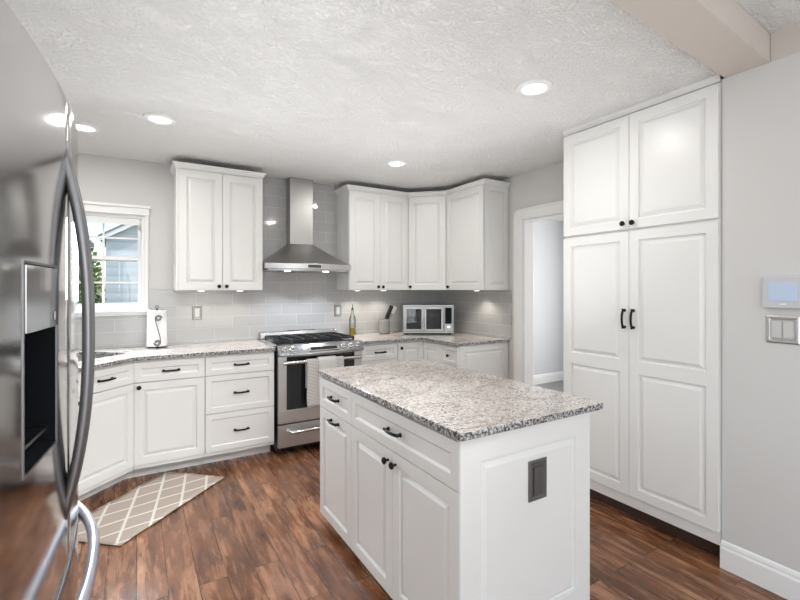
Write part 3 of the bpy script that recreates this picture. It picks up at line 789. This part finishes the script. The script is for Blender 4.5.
d = front(t, 'door', s1+.0015, .058, s2-.0015, .695); knob(d, s2-s1-.034, .592)
d = front(t, 'door', s2+.0015, .058, s3, .695); knob(d, .030, .592)
panel(t, bx1-bx0+.018, BT-.059, (LY, -.018, .058), PI/2, s=.092)
# corner fillet strip at the end panel
bm = B(); box(bm, LY-.0195, .001, .057, LY-.0005, .001+.001, BT-.001); bm.free()
ol = bpy.data.objects.new('electrical_outlet', None); C.objects.link(ol); ol.parent = t; ol['label'] = 'dark pewter outlet cover on the island end panel'
ol.location = (LY+.0005, bx0*0+1.327-bx0, .663); ol.rotation_euler = (0, 0, PI/2)
def outlet_parts(parent, wd, h, mplate, minner, rock=1):
    bm = B(); rs = []
    for i, y in ((0, 0), (.0, -.004), (.006, -.008), (.014, -.007), (.017, -.004)):
        rs.append([bm.verts.new(p) for p in ((-wd/2+i, y, -h/2+i), (wd/2-i, y, -h/2+i), (wd/2-i, y, h/2-i), (-wd/2+i, y, h/2-i))])
    for a, b in zip(rs, rs[1:]):
        for k in range(4): bm.faces.new((a[k], a[(k+1) % 4], b[(k+1) % 4], b[k]))
    bm.faces.new(rs[-1]); bm.faces.new(rs[0][::-1]); obj('cover_plate', bm, mplate, parent)
    for q in range(rock):
        iw = (wd-.04)/rock; xc = -wd/2+.02+iw*(q+.5)
        bm = B(); box(bm, xc-iw/2+.003, -.009, -h/2+.026, xc+iw/2-.003, -.0045, h/2-.026)
        if rock == 1:
            for s in (-1, 1):
                zc = s*h*.13
                for dx in (-.008, .006): box(bm, xc+dx, -.0098, zc-.006, xc+dx+.003, -.0092, zc+.008)
        obj('receptacle' if rock == 1 else 'rocker', bm, minner, parent, .001)
outlet_parts(ol, .098, .155, 'nickel', 'nickel')

# ------------------------------------------------------------------ pantry
t = thing('pantry_cabinet', 'floor-to-ceiling white four-door pantry cabinet on the right', 'cabinet', (PX+.02, 1.987, 0), -PI/2)
LP = 1.987-1.052
bm = B(); box(bm, 0, 0, .100, LP, XR-.004-PX-.02, 2.445); obj('body', bm, 'white', t, .0015)
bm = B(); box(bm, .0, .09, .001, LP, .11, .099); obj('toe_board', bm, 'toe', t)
hm = LP/2
for k in (0, 1):
    a, b = (.003, hm-.0015) if k == 0 else (hm+.0015, LP-.003)
    d = front(t, 'door', a, 1.757, b, 2.436, s=.055); knob(d, (b-a-.028) if k == 0 else .028, .032)
    d = front(t, 'door', a, .170, b, 1.742, s=.055, cells=[(0, .767), (.767, 1.572)])
    pull(d, (b-a-.026) if k == 0 else .026, 1.051, True)
crown(t, [(0, .03), (0, 0), (LP, 0)], 2.447, k=.5)
bm = B(); box(bm, -.002, -.004, .1005, .001, 0, 2.41); bm.free()

# ------------------------------------------------------------------ thermostat and switch
t = thing('thermostat', 'grey wall thermostat with a blue screen above the light switch', 'thermostat', (TX-.0005, .795, 1.383), -PI/2)
bm = B(); box(bm, -.078, -.026, -.074, .078, 0, .074); obj('housing', bm, 'plastic_grey', t, .006)
bm = B(); box(bm, -.052, -.0275, -.038, .052, -.0262, .046); obj('screen', bm, 'screen', t)
bm = B(); box(bm, -.012, -.0275, -.056, .012, -.0262, -.050); obj('button', bm, 'trim', t)
t = thing('light_switch', 'brushed nickel double rocker light switch below the thermostat', 'light switch', (TX-.0005, .803, 1.213), -PI/2)
outlet_parts(t, .125, .127, 'steel', 'rocker', 2)
for x, z, lab in ((.464, 1.187, 'grey electrical outlet on the tiles left of the range'), (1.815, 1.172, 'grey electrical outlet on the tiles right of the range')):
    t = thing('electrical_outlet', lab, 'outlet', (x, ty-.0005, z)); outlet_parts(t, .082, .125, 'plate', 'rocker')

# ------------------------------------------------------------------ range hood
hx = 1.381
t = thing('range_hood', 'stainless steel chimney range hood mounted on tiles above the stove', 'range hood', (hx, ty-.0005, 1.555))
bm = B(); box(bm, -.114, -.125, .28, .117, 0, H-.002-1.555); obj('chimney', bm, 'hoodsteel', t, .002)
W2 = .411; n = 24
bm = B()
def fy(u): return -.385-.085*(1-u*u)
bot = [(-W2, 0)]+[(-W2+2*W2*k/n, fy(-1+2*k/n)) for k in range(n+1)]+[(W2, 0)]
lo = [bm.verts.new((x, y, .075)) for x, y in bot]
tp = [(-.114, 0)]+[(-.114+.231*k/n, -.125) for k in range(n+1)]+[(.117, 0)]
mid = []
for (x, y), (u, v) in zip(bot, tp): mid.append(bm.verts.new((x*.60+u*.40, y*.60+v*.40, .075+.205*.36)))
hi = [bm.verts.new((x, y, .281)) for x, y in tp]
for a, b in ((lo, mid), (mid, hi)):
    for k in range(len(a)-1): bm.faces.new((a[k], a[k+1], b[k+1], b[k]))
bm.faces.new(hi); bm.faces.new(lo[::-1])
obj('canopy', bm, 'hoodsteel', t, smooth=True)
bm = B(); prism(bm, [(x*1.002, y*1.006 if y else 0) for x, y in bot][::-1], .025, .0745); obj('rim', bm, 'steel', t, .003)
bm = B(); prism(bm, [(x*.93, y*.90-.012) for x, y in bot][::-1], .012, .0245); obj('filter_panel', bm, 'steel', t)
bm = B(); box(bm, -.055, fy(0)-.0085, .038, .065, fy(0)-.002, .062); o = obj('control_strip', bm, 'glossblack', t, .001)
bm = B()
for k in range(5): box(bm, -.043+k*.022, fy(0)-.0095, .047, -.037+k*.022, fy(0)-.0087, .052)
obj('button', bm, 'plastic_grey', o)
for x in (-.20, .17):
    bm = B(); lathe(bm, [(.028, .0115), (.028, .006), (.022, .004)], (x, -.33, 0), seg=20); obj('lamp_lens', bm, 'puck', t)
    l = light('SPOT', 'hood_lamp', (x, -.33, .0), 15, (.86, .92, 1), spot_size=math.radians(120), spot_blend=.5, shadow_soft_size=.025); l.parent = t

# ------------------------------------------------------------------ range
rx0, rx1 = 1.0, 1.772; rw = rx1-rx0; ry = YB-.66
t = thing('range', 'stainless slide-in gas range with black grates between the counters', 'stove', (rx0, ry, 0))
DP = YB-.012-ry
bm = B(); box(bm, .004, .03, .045, rw-.004, DP, .895); obj('body', bm, 'dark', t, .002)
for x in (.05, rw-.05):
    for y in (.07, DP-.07): bm = B(); lathe(bm, [(.018, .001), (.014, .044)], (x, y, 0), seg=10); obj('foot', bm, 'dark', t)
bm = B(); box(bm, .0, .05, .896, rw, DP, .9145); box(bm, -.016, .07, .9155, rw+.010, DP, .923); obj('cooktop', bm, 'steel', t, .004)
bm = B(); box(bm, .03, .10, .9232, rw-.03, DP-.09, .925); obj('burner_tray', bm, 'glossblack', t)
bm = B(); n = 20
sec = lambda u: [(.055, .93), (.0, .925), (-.052-.034*(1-u*u), .862-.008*(1-u*u)), (-.050-.034*(1-u*u), .842-.008*(1-u*u)), (.012, .838), (.055, .842)]
rings = []
for k in range(n+1):
    u = -1+2*k/n; rings.append([bm.verts.new((rw*k/n, y, z)) for y, z in sec(u)])
for a, b in zip(rings, rings[1:]):
    for k in range(6): bm.faces.new((a[k], a[(k+1) % 6], b[(k+1) % 6], b[k]))
bm.faces.new(rings[0][::-1]); bm.faces.new(rings[-1]); cp = obj('control_panel', bm, 'panelsteel', t, .003, smooth=True)
sl = math.atan2(.063, .07)      # slope of the panel face
def on_panel(x, f):
    u = 2*x/rw-1; ye = -.052-.030*(1-u*u); return Vector((x, ye*f, .925-.063*f))
for x in (.052, .118, .575, .645, .716):
    p = on_panel(x, .5); bm = B(); lathe(bm, [(.024, 0), (.024, .006), (.017, .010), (.016, .026), (.012, .028)], seg=20); box(bm, -.0035, -.016, .026, .0035, .016, .036)
    k_o = obj('knob', bm, 'chrome', t, smooth=True, loc=p); k_o.rotation_euler = (sl, 0, 0)
bm = B(); box(bm, -.140, -.024, 0, .140, .024, .003); dsp = obj('display', bm, 'chrome', t, .001, loc=on_panel(.39, .58)); dsp.rotation_euler = (sl-.02, 0, 0); dsp.location.z += .0
bm = B(); box(bm, -.120, -.015, .0032, .120, .015, .005); obj('glass', bm, 'glossblack', dsp)
# grates and burners
for gi in range(3):
    gx0 = .035+gi*(rw-.07)/3+.004; gx1 = .035+(gi+1)*(rw-.07)/3-.004; gy0, gy1 = .085, DP-.10
    bm = B(); r = .0075; z = .953
    for x in (gx0, gx1): box(bm, x-r, gy0, z-r, x+r, gy1, z+r)
    for y in (gy0, gy1, (gy0+gy1)/2): box(bm, gx0+r, y-r, z-r, gx1-r, y+r, z+r)
    xm = (gx0+gx1)/2; box(bm, xm-r, gy0+r, z-r+.001, xm+r, gy1-r, z+r+.001)
    for y in (gy0+(gy1-gy0)*.25, gy0+(gy1-gy0)*.75): box(bm, gx0+.02, y-r, z-r+.002, gx1-.02, y+r, z+r+.002); box(bm, gx0, y-r, z-r, gx0+.022, y+r, z+r); box(bm, gx1-.022, y-r, z-r, gx1, y+r, z+r)
    for x in (gx0, gx1):
        for y in (gy0+.01, gy1-.01): box(bm, x-r, y-r, .9252, x+r, y+r, z-r)
    obj('grate', bm, 'iron', t, .0015)
    for y in ((gy0+(gy1-gy0)*.25, gy0+(gy1-gy0)*.75) if gi != 1 else ((gy0+gy1)/2,)):
        bm = B(); lathe(bm, [(.045, .9252), (.043, .930), (.032, .933), (.032, .939), (.02, .940)], (xm, y, 0), seg=20); obj('burner', bm, 'iron', t, smooth=True)
bm = B(); prism_x(bm, [(DP-.085, .9235), (DP, .9235), (DP, .990), (DP-.055, .985)], 0, rw); vt = obj('vent_trim', bm, 'panelsteel', t, .004)
bm = B()
for xa in (.27, .42): box(bm, xa, DP-.046, .988, xa+.125, DP-.010, .9915)
obj('vent_slot', bm, 'glossblack', vt)
# door
bm = B()
box(bm, .006, -.012, .275, rw-.006, .028, .385); box(bm, .006, -.012, .385, .075, .028, .834); box(bm, rw-.075, -.012, .385, rw-.006, .028, .834); box(bm, .075, .0, .828, rw-.075, .028, .834)
dr = obj('oven_door', bm, 'steel', t, .002)
bm = B(); box(bm, .0755, -.009, .3855, rw-.0755, .027, .8275); obj('window', bm, 'glossblack', dr)
bm = B(); tube(bm, [(.03, -.065, .788), (rw-.03, -.065, .788)], .016, .016, 14)
for x in (.05, rw-.05): tube(bm, [(x, -.012, .788), (x, -.062, .788)], .010, seg=10)
obj('handle', bm, 'chrome', dr, smooth=True)
bm = B(); box(bm, .006, -.010, .075, rw-.006, .028, .262); dw = obj('drawer', bm, 'steel', t, .003)
bm = B(); tube(bm, [(.10, -.011, .20), (.10, -.04, .205), (.12, -.05, .205), (rw-.12, -.05, .205), (rw-.10, -.04, .205), (rw-.10, -.011, .20)], .016, .016, 12); obj('handle', bm, 'chrome', dw, smooth=True)

# dish towels over the oven handle
def towel(name, x0, x1, zf, zb, mat, lab, off, seed):
    random.seed(seed); bm = B(); nx = 18
    prof = []
    hz = .788; R = .0175+off
    for k in range(13): prof.append((-.065-R, zf+(hz-zf)*k/12))
    for k in range(1, 8):
        a = PI-PI*k/8; prof.append((-.065+R*math.cos(a), hz+R*math.sin(a)))
    for k in range(9): prof.append((-.065+R, hz-(hz-zb)*k/8))
    rows = []
    ph = random.uniform(0, 6)
    for j, (y, z) in enumerate(prof):
        row = []
        for i in range(nx+1):
            u = i/nx; dz_ = max(0, (hz-z))/(hz-zf)
            wv = .004*math.sin(u*9+ph)*dz_ if y < -.065 else 0
            row.append(bm.verts.new((x0+(x1-x0)*u+(.004*math.sin(z*20+ph))*dz_, y-abs(wv), z)))
        rows.append(row)
    for a, b in zip(rows, rows[1:]):
        for i in range(nx): bm.faces.new((a[i], a[i+1], b[i+1], b[i]))
    o_ = obj(name, bm, mat, smooth=True, loc=(rx0, ry, 0)); md = o_.modifiers.new('thickness', 'SOLIDIFY'); md.thickness = .0035; md.offset = 1
    return tag(o_, lab, 'towel', 'dish towels on the oven handle')
towel('dish_towel', .225, .560, .40, .56, 'towel', 'grey and white striped dish towel hanging on the oven door handle', .001, 1)
towel('dish_towel', .325, .485, .47, .62, 'towel2', 'plain off-white dish towel folded over the striped towel on oven handle', .011, 2)

# ------------------------------------------------------------------ refrigerator
fx, fyc = -.55, 1.16
X0f, Rf = -.118, 2.6
def fr_x(y): return X0f-(y-fyc)**2/(2*Rf)
y0f, y1f, seam = .695, 1.615, 1.1075
t = thing('refrigerator', 'large stainless french-door refrigerator with water dispenser, left edge', 'refrigerator', (fx, fyc, 0))
L_ = lambda x, y, z: Vector((x-fx, y-fyc, z))
bm = B(); box(bm, -.90-fx, y0f+.01-fyc, .02, -.205-fx, y1f-.01-fyc, 1.765); obj('body', bm, 'fridgeside', t, .004)
bm = B(); box(bm, -.20-fx, y0f+.03-fyc, .002, -.19-fx, y1f-.03-fyc, .055); obj('kick_plate', bm, 'dark', t)
def curved(name, ya, yb, za, zb, hole=None, mat='fridge'):
    bm = B(); eps = .012
    ys = [ya, ya+.003, ya+.008]+[ya+.008+(yb-ya-.016)*k/16 for k in range(1, 16)]+[yb-.008, yb-.003, yb]
    zs = [za, za+.003, za+.008, zb-.008, zb-.003, zb]
    if hole:
        ys = [y for y in ys if all(abs(y-h_) > .006 for h_ in hole[:2])]; ys = sorted(ys+[hole[0], hole[1]]); zs = sorted(zs+[hole[2], hole[3]])
    def edge(v, a, b):
        q = min(v-a, b-v); return .007 if q < 1e-6 else (.0022 if q < .0035 else 0)
    V = {}
    for i, y in enumerate(ys):
        for j, z in enumerate(zs): V[i, j] = bm.verts.new(L_(fr_x(y)-max(edge(y, ya, yb), edge(z, za, zb)), y, z))
    for i in range(len(ys)-1):
        for j in range(len(zs)-1):
            if hole and ys[i] >= hole[0]-1e-6 and ys[i+1] <= hole[1]+1e-6 and zs[j] >= hole[2]-1e-6 and zs[j+1] <= hole[3]+1e-6: continue
            bm.faces.new((V[i, j], V[i+1, j], V[i+1, j+1], V[i, j+1]))
    xb = -.2035
    nI, nJ = len(ys)-1, len(zs)-1
    per = [(i, 0) for i in range(nI)]+[(nI, j) for j in range(nJ)]+[(i, nJ) for i in range(nI, 0, -1)]+[(0, j) for j in range(nJ, 0, -1)]
    bk = [bm.verts.new(L_(xb, ys[i], zs[j])) for i, j in per]
    for k in range(len(per)):
        q = (k+1) % len(per); bm.faces.new((V[per[k]], V[per[q]], bk[q], bk[k]))
    bm.faces.new(bk)
    return obj(name, bm, mat, t, smooth=True)
hz0, hz1, hy0, hy1 = 1.127, 1.436, .822, .99
nd = curved('door', y0f, seam-.003, .850, 1.785, (hy0, hy1, hz0, hz1))
fd = curved('door', seam+.003, y1f, .850, 1.785)
dwf = curved('freezer_drawer', y0f, y1f, .062, .840)
# dispenser: alcove, glossy control panel, tray, frame
bm = B()
xin = -.1995
o_ = [L_(fr_x(hy0)-.001, hy0, hz0), L_(fr_x(hy1)-.001, hy1, hz0), L_(fr_x(hy1)-.001, hy1, hz1), L_(fr_x(hy0)-.001, hy0, hz1)]
i_ = [L_(xin, hy0+.012, hz0+.03), L_(xin, hy1-.012, hz0+.03), L_(xin, hy1-.012, hz1), L_(xin, hy0+.012, hz1)]
ov = [bm.verts.new(p) for p in o_]; iv = [bm.verts.new(p) for p in i_]; bm.faces.new(iv)
for k in range(4): bm.faces.new((ov[k], ov[(k+1) % 4], iv[(k+1) % 4], iv[k]))
obj('dispenser_alcove', bm, 'alcove', nd)
bm = B(); zc = 1.333
q = [(fr_x(y)+.0035, y) for y in [hy0+(hy1-hy0)*k/6 for k in range(7)]]
prism(bm, [(x-fx, y-fyc) for x, y in q]+[(-.185-fx, hy1-.012-fyc), (-.185-fx, hy0+.012-fyc)], zc, hz1-.002); obj('dispenser_panel', bm, 'fridge', nd, .001)
bm = B(); y = hy1-.03; lathe(bm, [(.008, 0), (.008, .0012)], (fr_x(y)+.0037-fx, y-fyc, 1.352), 'X', 14)
obj('dispenser_button', bm, 'plastic_grey', nd)
bm = B(); box(bm, -.175-fx, .875-fyc, 1.20, -.165-fx, .925-fyc, 1.325); obj('dispenser_paddle', bm, 'dark', nd, .002)
bm = B(); fw = .004
for ya, yb, za, zb in ((hy0-fw, hy0, hz0-fw, hz1+fw), (hy1, hy1+fw, hz0-fw, hz1+fw), (hy0, hy1, hz0-fw, hz0), (hy0, hy1, hz1, hz1+fw)):
    prism(bm, [(fr_x(ya)+.0015-fx, ya-fyc), (fr_x(yb)+.0015-fx, yb-fyc), (fr_x(yb)-.004-fx, yb-fyc), (fr_x(ya)-.004-fx, ya-fyc)], za, zb)
obj('dispenser_frame', bm, 'handle_steel', nd)
bm = B(); prism(bm, [(fr_x(hy0)-.012-fx, hy0+.006-fyc), (fr_x(hy1)-.012-fx, hy1-.006-fyc), (-.195-fx, hy1-.014-fyc), (-.195-fx, hy0+.014-fyc)], 1.150, 1.156); obj('drip_tray', bm, 'dark', nd)
for par, y in ((nd, seam-.017), (fd, seam+.017)):
    bm = B(); pth = []
    za, zb = .935, 1.678
    for k in range(25):
        u = -1+2*k/24; pth.append(L_(fr_x(y)-.010+.044*(1-abs(u)**2.4), y, (za+zb)/2+(zb-za)/2*u))
    tube(bm, pth, .0095, .008, 12, up=Vector((0, 1, 0)))
    obj('door_handle', bm, 'handle_steel', par, smooth=True)
bm = B(); pth = []
for k in range(25):
    u = -1+2*k/24; y = fyc+.36*u; pth.append(L_(fr_x(y)-.012+.047*(1-abs(u)**2.6), y, .800))
tube(bm, pth, .012, .015, 12); obj('drawer_handle', bm, 'bright_handle', dwf, smooth=True)

# ------------------------------------------------------------------ ceiling lights
for x, y, lab, pw in ((.127, 3.147, 'round recessed ceiling light nearest the wall cabinet by the window', 1), (-.30, 3.57, 'round recessed ceiling light partly hidden by the refrigerator', 1),
                  (1.906, 3.21, 'small-looking round ceiling light farthest away, above the range side', 1), (1.818, 1.627, 'round recessed ceiling light nearest the tall pantry', 1)):
    t = thing('recessed_light', lab, 'ceiling light', (x, y, H-.0005), 0, 'recessed ceiling lights')
    bm = B(); rs = [(.060, 0), (.092, 0), (.092, -.008), (.086, -.014), (.066, -.016), (.062, -.010)]
    rings = [[bm.verts.new((r*math.cos(2*PI*k/36), r*math.sin(2*PI*k/36), z)) for k in range(36)] for r, z in rs]
    for i in range(6):
        a, b = rings[i], rings[(i+1) % 6]
        for k in range(36): bm.faces.new((a[k], a[(k+1) % 36], b[(k+1) % 36], b[k]))
    obj('trim_ring', bm, 'trim', t, smooth=True)
    bm = B(); lathe(bm, [(.0600, -.006), (.0600, -.009)], seg=32); obj('diffuser', bm, 'led', t)
    l = light('AREA', 'recessed_lamp', (0, 0, -.020), 5.0, (1, .98, .95), shape='DISK', size=.12); l.parent = t

# ------------------------------------------------------------------ rug
pa, pb, pc, pd = (.19, 3.765), (.56, 3.435), (-.075, 2.81), (-.44, 3.11)
bm = B(); uvl = bm.loops.layers.uv.new('UVMap'); nu, nv = 24, 12; V = {}
for i in range(nu+1):
    for j in range(nv+1):
        u, v = i/nu, j/nv
        x = (pd[0]*(1-u)+pa[0]*u)*(1-v)+(pc[0]*(1-u)+pb[0]*u)*v; y = (pd[1]*(1-u)+pa[1]*u)*(1-v)+(pc[1]*(1-u)+pb[1]*u)*v
        V[i, j] = (bm.verts.new((x, y, .007+.0012*math.sin(u*19+v*5))), u, v)
for i in range(nu):
    for j in range(nv):
        q = [V[i, j], V[i, j+1], V[i+1, j+1], V[i+1, j]]; f = bm.faces.new([a[0] for a in q])
        for lp, a in zip(f.loops, q): lp[uvl].uv = (a[1], a[2])
o = obj('rug', bm, 'rug', smooth=True); md = o.modifiers.new('thickness', 'SOLIDIFY'); md.thickness = .005; md.offset = -1
tag(o, 'taupe rug with a cream diamond trellis pattern in front of the sink cabinet', 'rug')

# ------------------------------------------------------------------ things on the counters
t = thing('paper_towel_holder', 'black wrought iron paper towel holder with scrolls and white roll', 'paper towel holder', (.146, 4.15, ct1+.0005), .05)
bm = B(); lathe(bm, [(.075, .008), (.075, .011), (.01, .012)], seg=28)
for k in range(3):
    a = k*2.094+.5; lathe(bm, [(.010, 0), (.010, .008)], (.066*math.cos(a), .066*math.sin(a), 0), seg=10)
obj('base', bm, 'black', t)
bm = B(); lathe(bm, [(.005, .012), (.005, .325)], seg=10); tube(bm, [(.012*math.cos(a*.5), 0, .335+.012*math.sin(a*.5)) for a in range(0, 13)], .0025, seg=6, up=Vector((0, 1, 0)), closed=True); obj('rod', bm, 'black', t)
bm = B()
def scroll(cx, cz, s, n=30, r0=.026):
    return [(cx+s*(r0-.017*k/n)*math.cos(k*.42), -.084, cz+s*(r0-.017*k/n)*math.sin(k*.42)) for k in range(n+1)]
s1_ = scroll(.004, .245, 1); s2_ = scroll(-.004, .045, -1)
tube(bm, s1_[::-1]+[(.022, -.083, .20)] if 0 else s1_, .0026, seg=6, up=Vector((0, 1, 0))); tube(bm, s2_, .0026, seg=6, up=Vector((0, 1, 0)))
tube(bm, [(-.018, -.084, .245), (-.012, -.084, .20), (.004, -.084, .14), (.016, -.084, .09), (.018, -.084, .045)], .0026, seg=6, up=Vector((0, 1, 0)))
tube(bm, [(-.004, -.084, .02), (-.004, -.080, .008), (-.004, -.06, .0095)], .0026, seg=6, up=Vector((1, 0, 0)))
obj('scroll', bm, 'black', t)
t = thing('paper_towel_roll', 'white paper towel roll standing on the iron holder', 'paper towels', (.146, 4.15, ct1+.0135), .05)
bm = B(); ro = [(.076, 0), (.0755, .02), (.070, .29), (.068, .292), (.022, .292), (.020, .27), (.018, .25), (.018, 0)]
rings = [[bm.verts.new((r*math.cos(2*PI*k/36), r*math.sin(2*PI*k/36), z)) for k in range(36)] for r, z in ro]
for i in range(8):
    a, b = rings[i], rings[(i+1) % 8]
    for k in range(36): bm.faces.new((a[k], a[(k+1) % 36], b[(k+1) % 36], b[k]))
obj('paper', bm, 'paper', t, smooth=True)

t = thing('oil_bottle', 'clear glass bottle with yellow oil and dark pourer, right of the range', 'bottle', (1.945, 4.19, ct1+.0005))
bm = B(); lathe(bm, [(.030, 0), (.033, .004), (.033, .17), (.027, .195), (.012, .225), (.011, .262)], seg=24); obj('glass', bm, 'bottle', t, smooth=True)
bm = B(); lathe(bm, [(.029, .004), (.031, .007), (.031, .075), (.029, .0755)], seg=24); obj('oil', bm, 'oil', t, smooth=True)
bm = B(); lathe(bm, [(.013, .2625), (.014, .27), (.010, .285), (.004, .290), (.003, .325)], seg=14); obj('pourer', bm, 'dark', t, smooth=True)
t = thing('utensil_crock', 'grey ribbed stoneware utensil crock left of the toaster oven', 'crock', (2.300, 4.14, ct1+.0005))
bm = B(); pr = [(.046, 0), (.050, .004)]
for k in range(7): z = .012+k*.02; pr += [(.052, z), (.055, z+.008), (.052, z+.016)]
pr += [(.050, .156), (.044, .156), (.042, .02), (.01, .015)]
lathe(bm, [(r_q*1.12, h_q) for r_q, h_q in pr], seg=28); cr = obj('jar', bm, 'crock', t, smooth=True)
for (dx, dy, tx, ty_, L, kind, lab) in ((-.022, 0, .50, -.05, .30, 'knife', 'black-handled knife standing in the grey crock'), (.000, .006, .60, .03, .31, 'spatula', 'pale utensil leaning right in the grey crock')):
    u = thing('kitchen_'+kind if kind == 'knife' else kind, lab, kind, (2.300+dx-.02, 4.14+dy, ct1+.019), 0)
    u.rotation_euler = (-.10, tx, 0)
    if kind == 'knife':
        bm = B(); box(bm, -.010, -.001, .0, .010, .001, .16); obj('blade', bm, 'chrome', u)
        bm = B(); box(bm, -.021, -.012, .1605, .021, .012, .32); obj('handle', bm, 'dark', u, .004)
    else:
        bm = B(); tube(bm, [(0, 0, 0), (0, 0, .24)], .0045, seg=8); obj('handle', bm, 'chrome', u)
        bm = B(); prism_x(bm, [(-.002, .2405), (.002, .2405), (.002, .33), (-.002, .33)], -.022, .022); obj('blade', bm, 'trim', u, .002)

# toaster oven
p0, p1 = Vector((2.42, 3.952)), Vector((2.882, 3.672)); dv = p1-p0; Wt = dv.length; rz = math.atan2(dv.y, dv.x)
t = thing('toaster_oven', 'stainless french-door toaster oven on the counter in the far corner', 'toaster oven', (p0.x, p0.y, ct1+.0005), rz)
D, Ht = .29, .315
for x in (.04, Wt-.04):
    for y in (.04, D-.04): bm = B(); lathe(bm, [(.014, 0), (.014, .0145)], (x, y, 0), seg=12); obj('foot', bm, 'dark', t)
bm = B(); box(bm, 0, .012, .015, Wt, .022, .04); box(bm, 0, .022, .015, Wt, D, .03); box(bm, 0, .012, Ht-.02, Wt, D, Ht); box(bm, 0, .022, .03, .012, D, Ht-.02); box(bm, Wt-.105, .022, .03, Wt, D, Ht-.02); box(bm, .012, D-.015, .03, Wt-.105, D, Ht-.02)
obj('housing', bm, 'toaster', t, .003)
bm = B(); box(bm, 0, 0, Ht-.016, Wt, .0115, Ht); box(bm, 0, 0, .0155, Wt, .0115, .032); box(bm, 0, 0, .032, .012, .0115, Ht-.016); box(bm, Wt-.012, 0, .032, Wt, .0115, Ht-.016); obj('front_frame', bm, 'toaster', t, .002)
bm = B()
for z in (.13,): 
    for k in range(8): box(bm, .014+k*.0475, .03, z, .018+k*.0475, D-.02, z+.004)
    box(bm, .014, .026, z, Wt-.108, .030, z+.005)
obj('rack', bm, 'chrome', t)
dx = (Wt-.108-.014)/2
for k in (0, 1):
    a = .013+k*(dx+.002); b = a+dx-.001; bm = B(); s = .026
    box(bm, a, -.008, .034, b, .006, .034+s); box(bm, a, -.008, Ht-.018-s, b, .006, Ht-.018); box(bm, a, -.008, .034+s, a+s, .006, Ht-.018-s); box(bm, b-s, -.008, .034+s, b, .006, Ht-.018-s)
    d = obj('door', bm, 'toaster', t, .002)
    bm = B(); box(bm, a+s, -.003, .034+s, b-s, .0, Ht-.018-s); obj('pane', bm, 'ovenglass', d)
    xh = b-.010 if k == 0 else a+.010
    bm = B(); tube(bm, [(xh, -.036, .055), (xh, -.036, Ht-.045)], .0065, seg=10)
    for z in (.075, Ht-.065): tube(bm, [(xh, -.0085, z), (xh, -.034, z)], .005, seg=8)
    obj('handle', bm, 'chrome', d, smooth=True)
bm = B(); box(bm, Wt-.100, -.002, .034, Wt-.014, .0115, Ht-.018); pn = obj('control_panel', bm, 'toaster', t, .002)
bm = B(); box(bm, Wt-.092, -.004, .115, Wt-.022, -.0022, Ht-.028); obj('display', bm, 'alcove', pn)
for z, r in ((.078, .022),):
    bm = B(); lathe(bm, [(r, .0022), (r*.95, .018), (r*.6, .020)], (Wt-.056, 0, z), 'Y', 20); obj('dial', bm, 'chrome', pn, smooth=True)
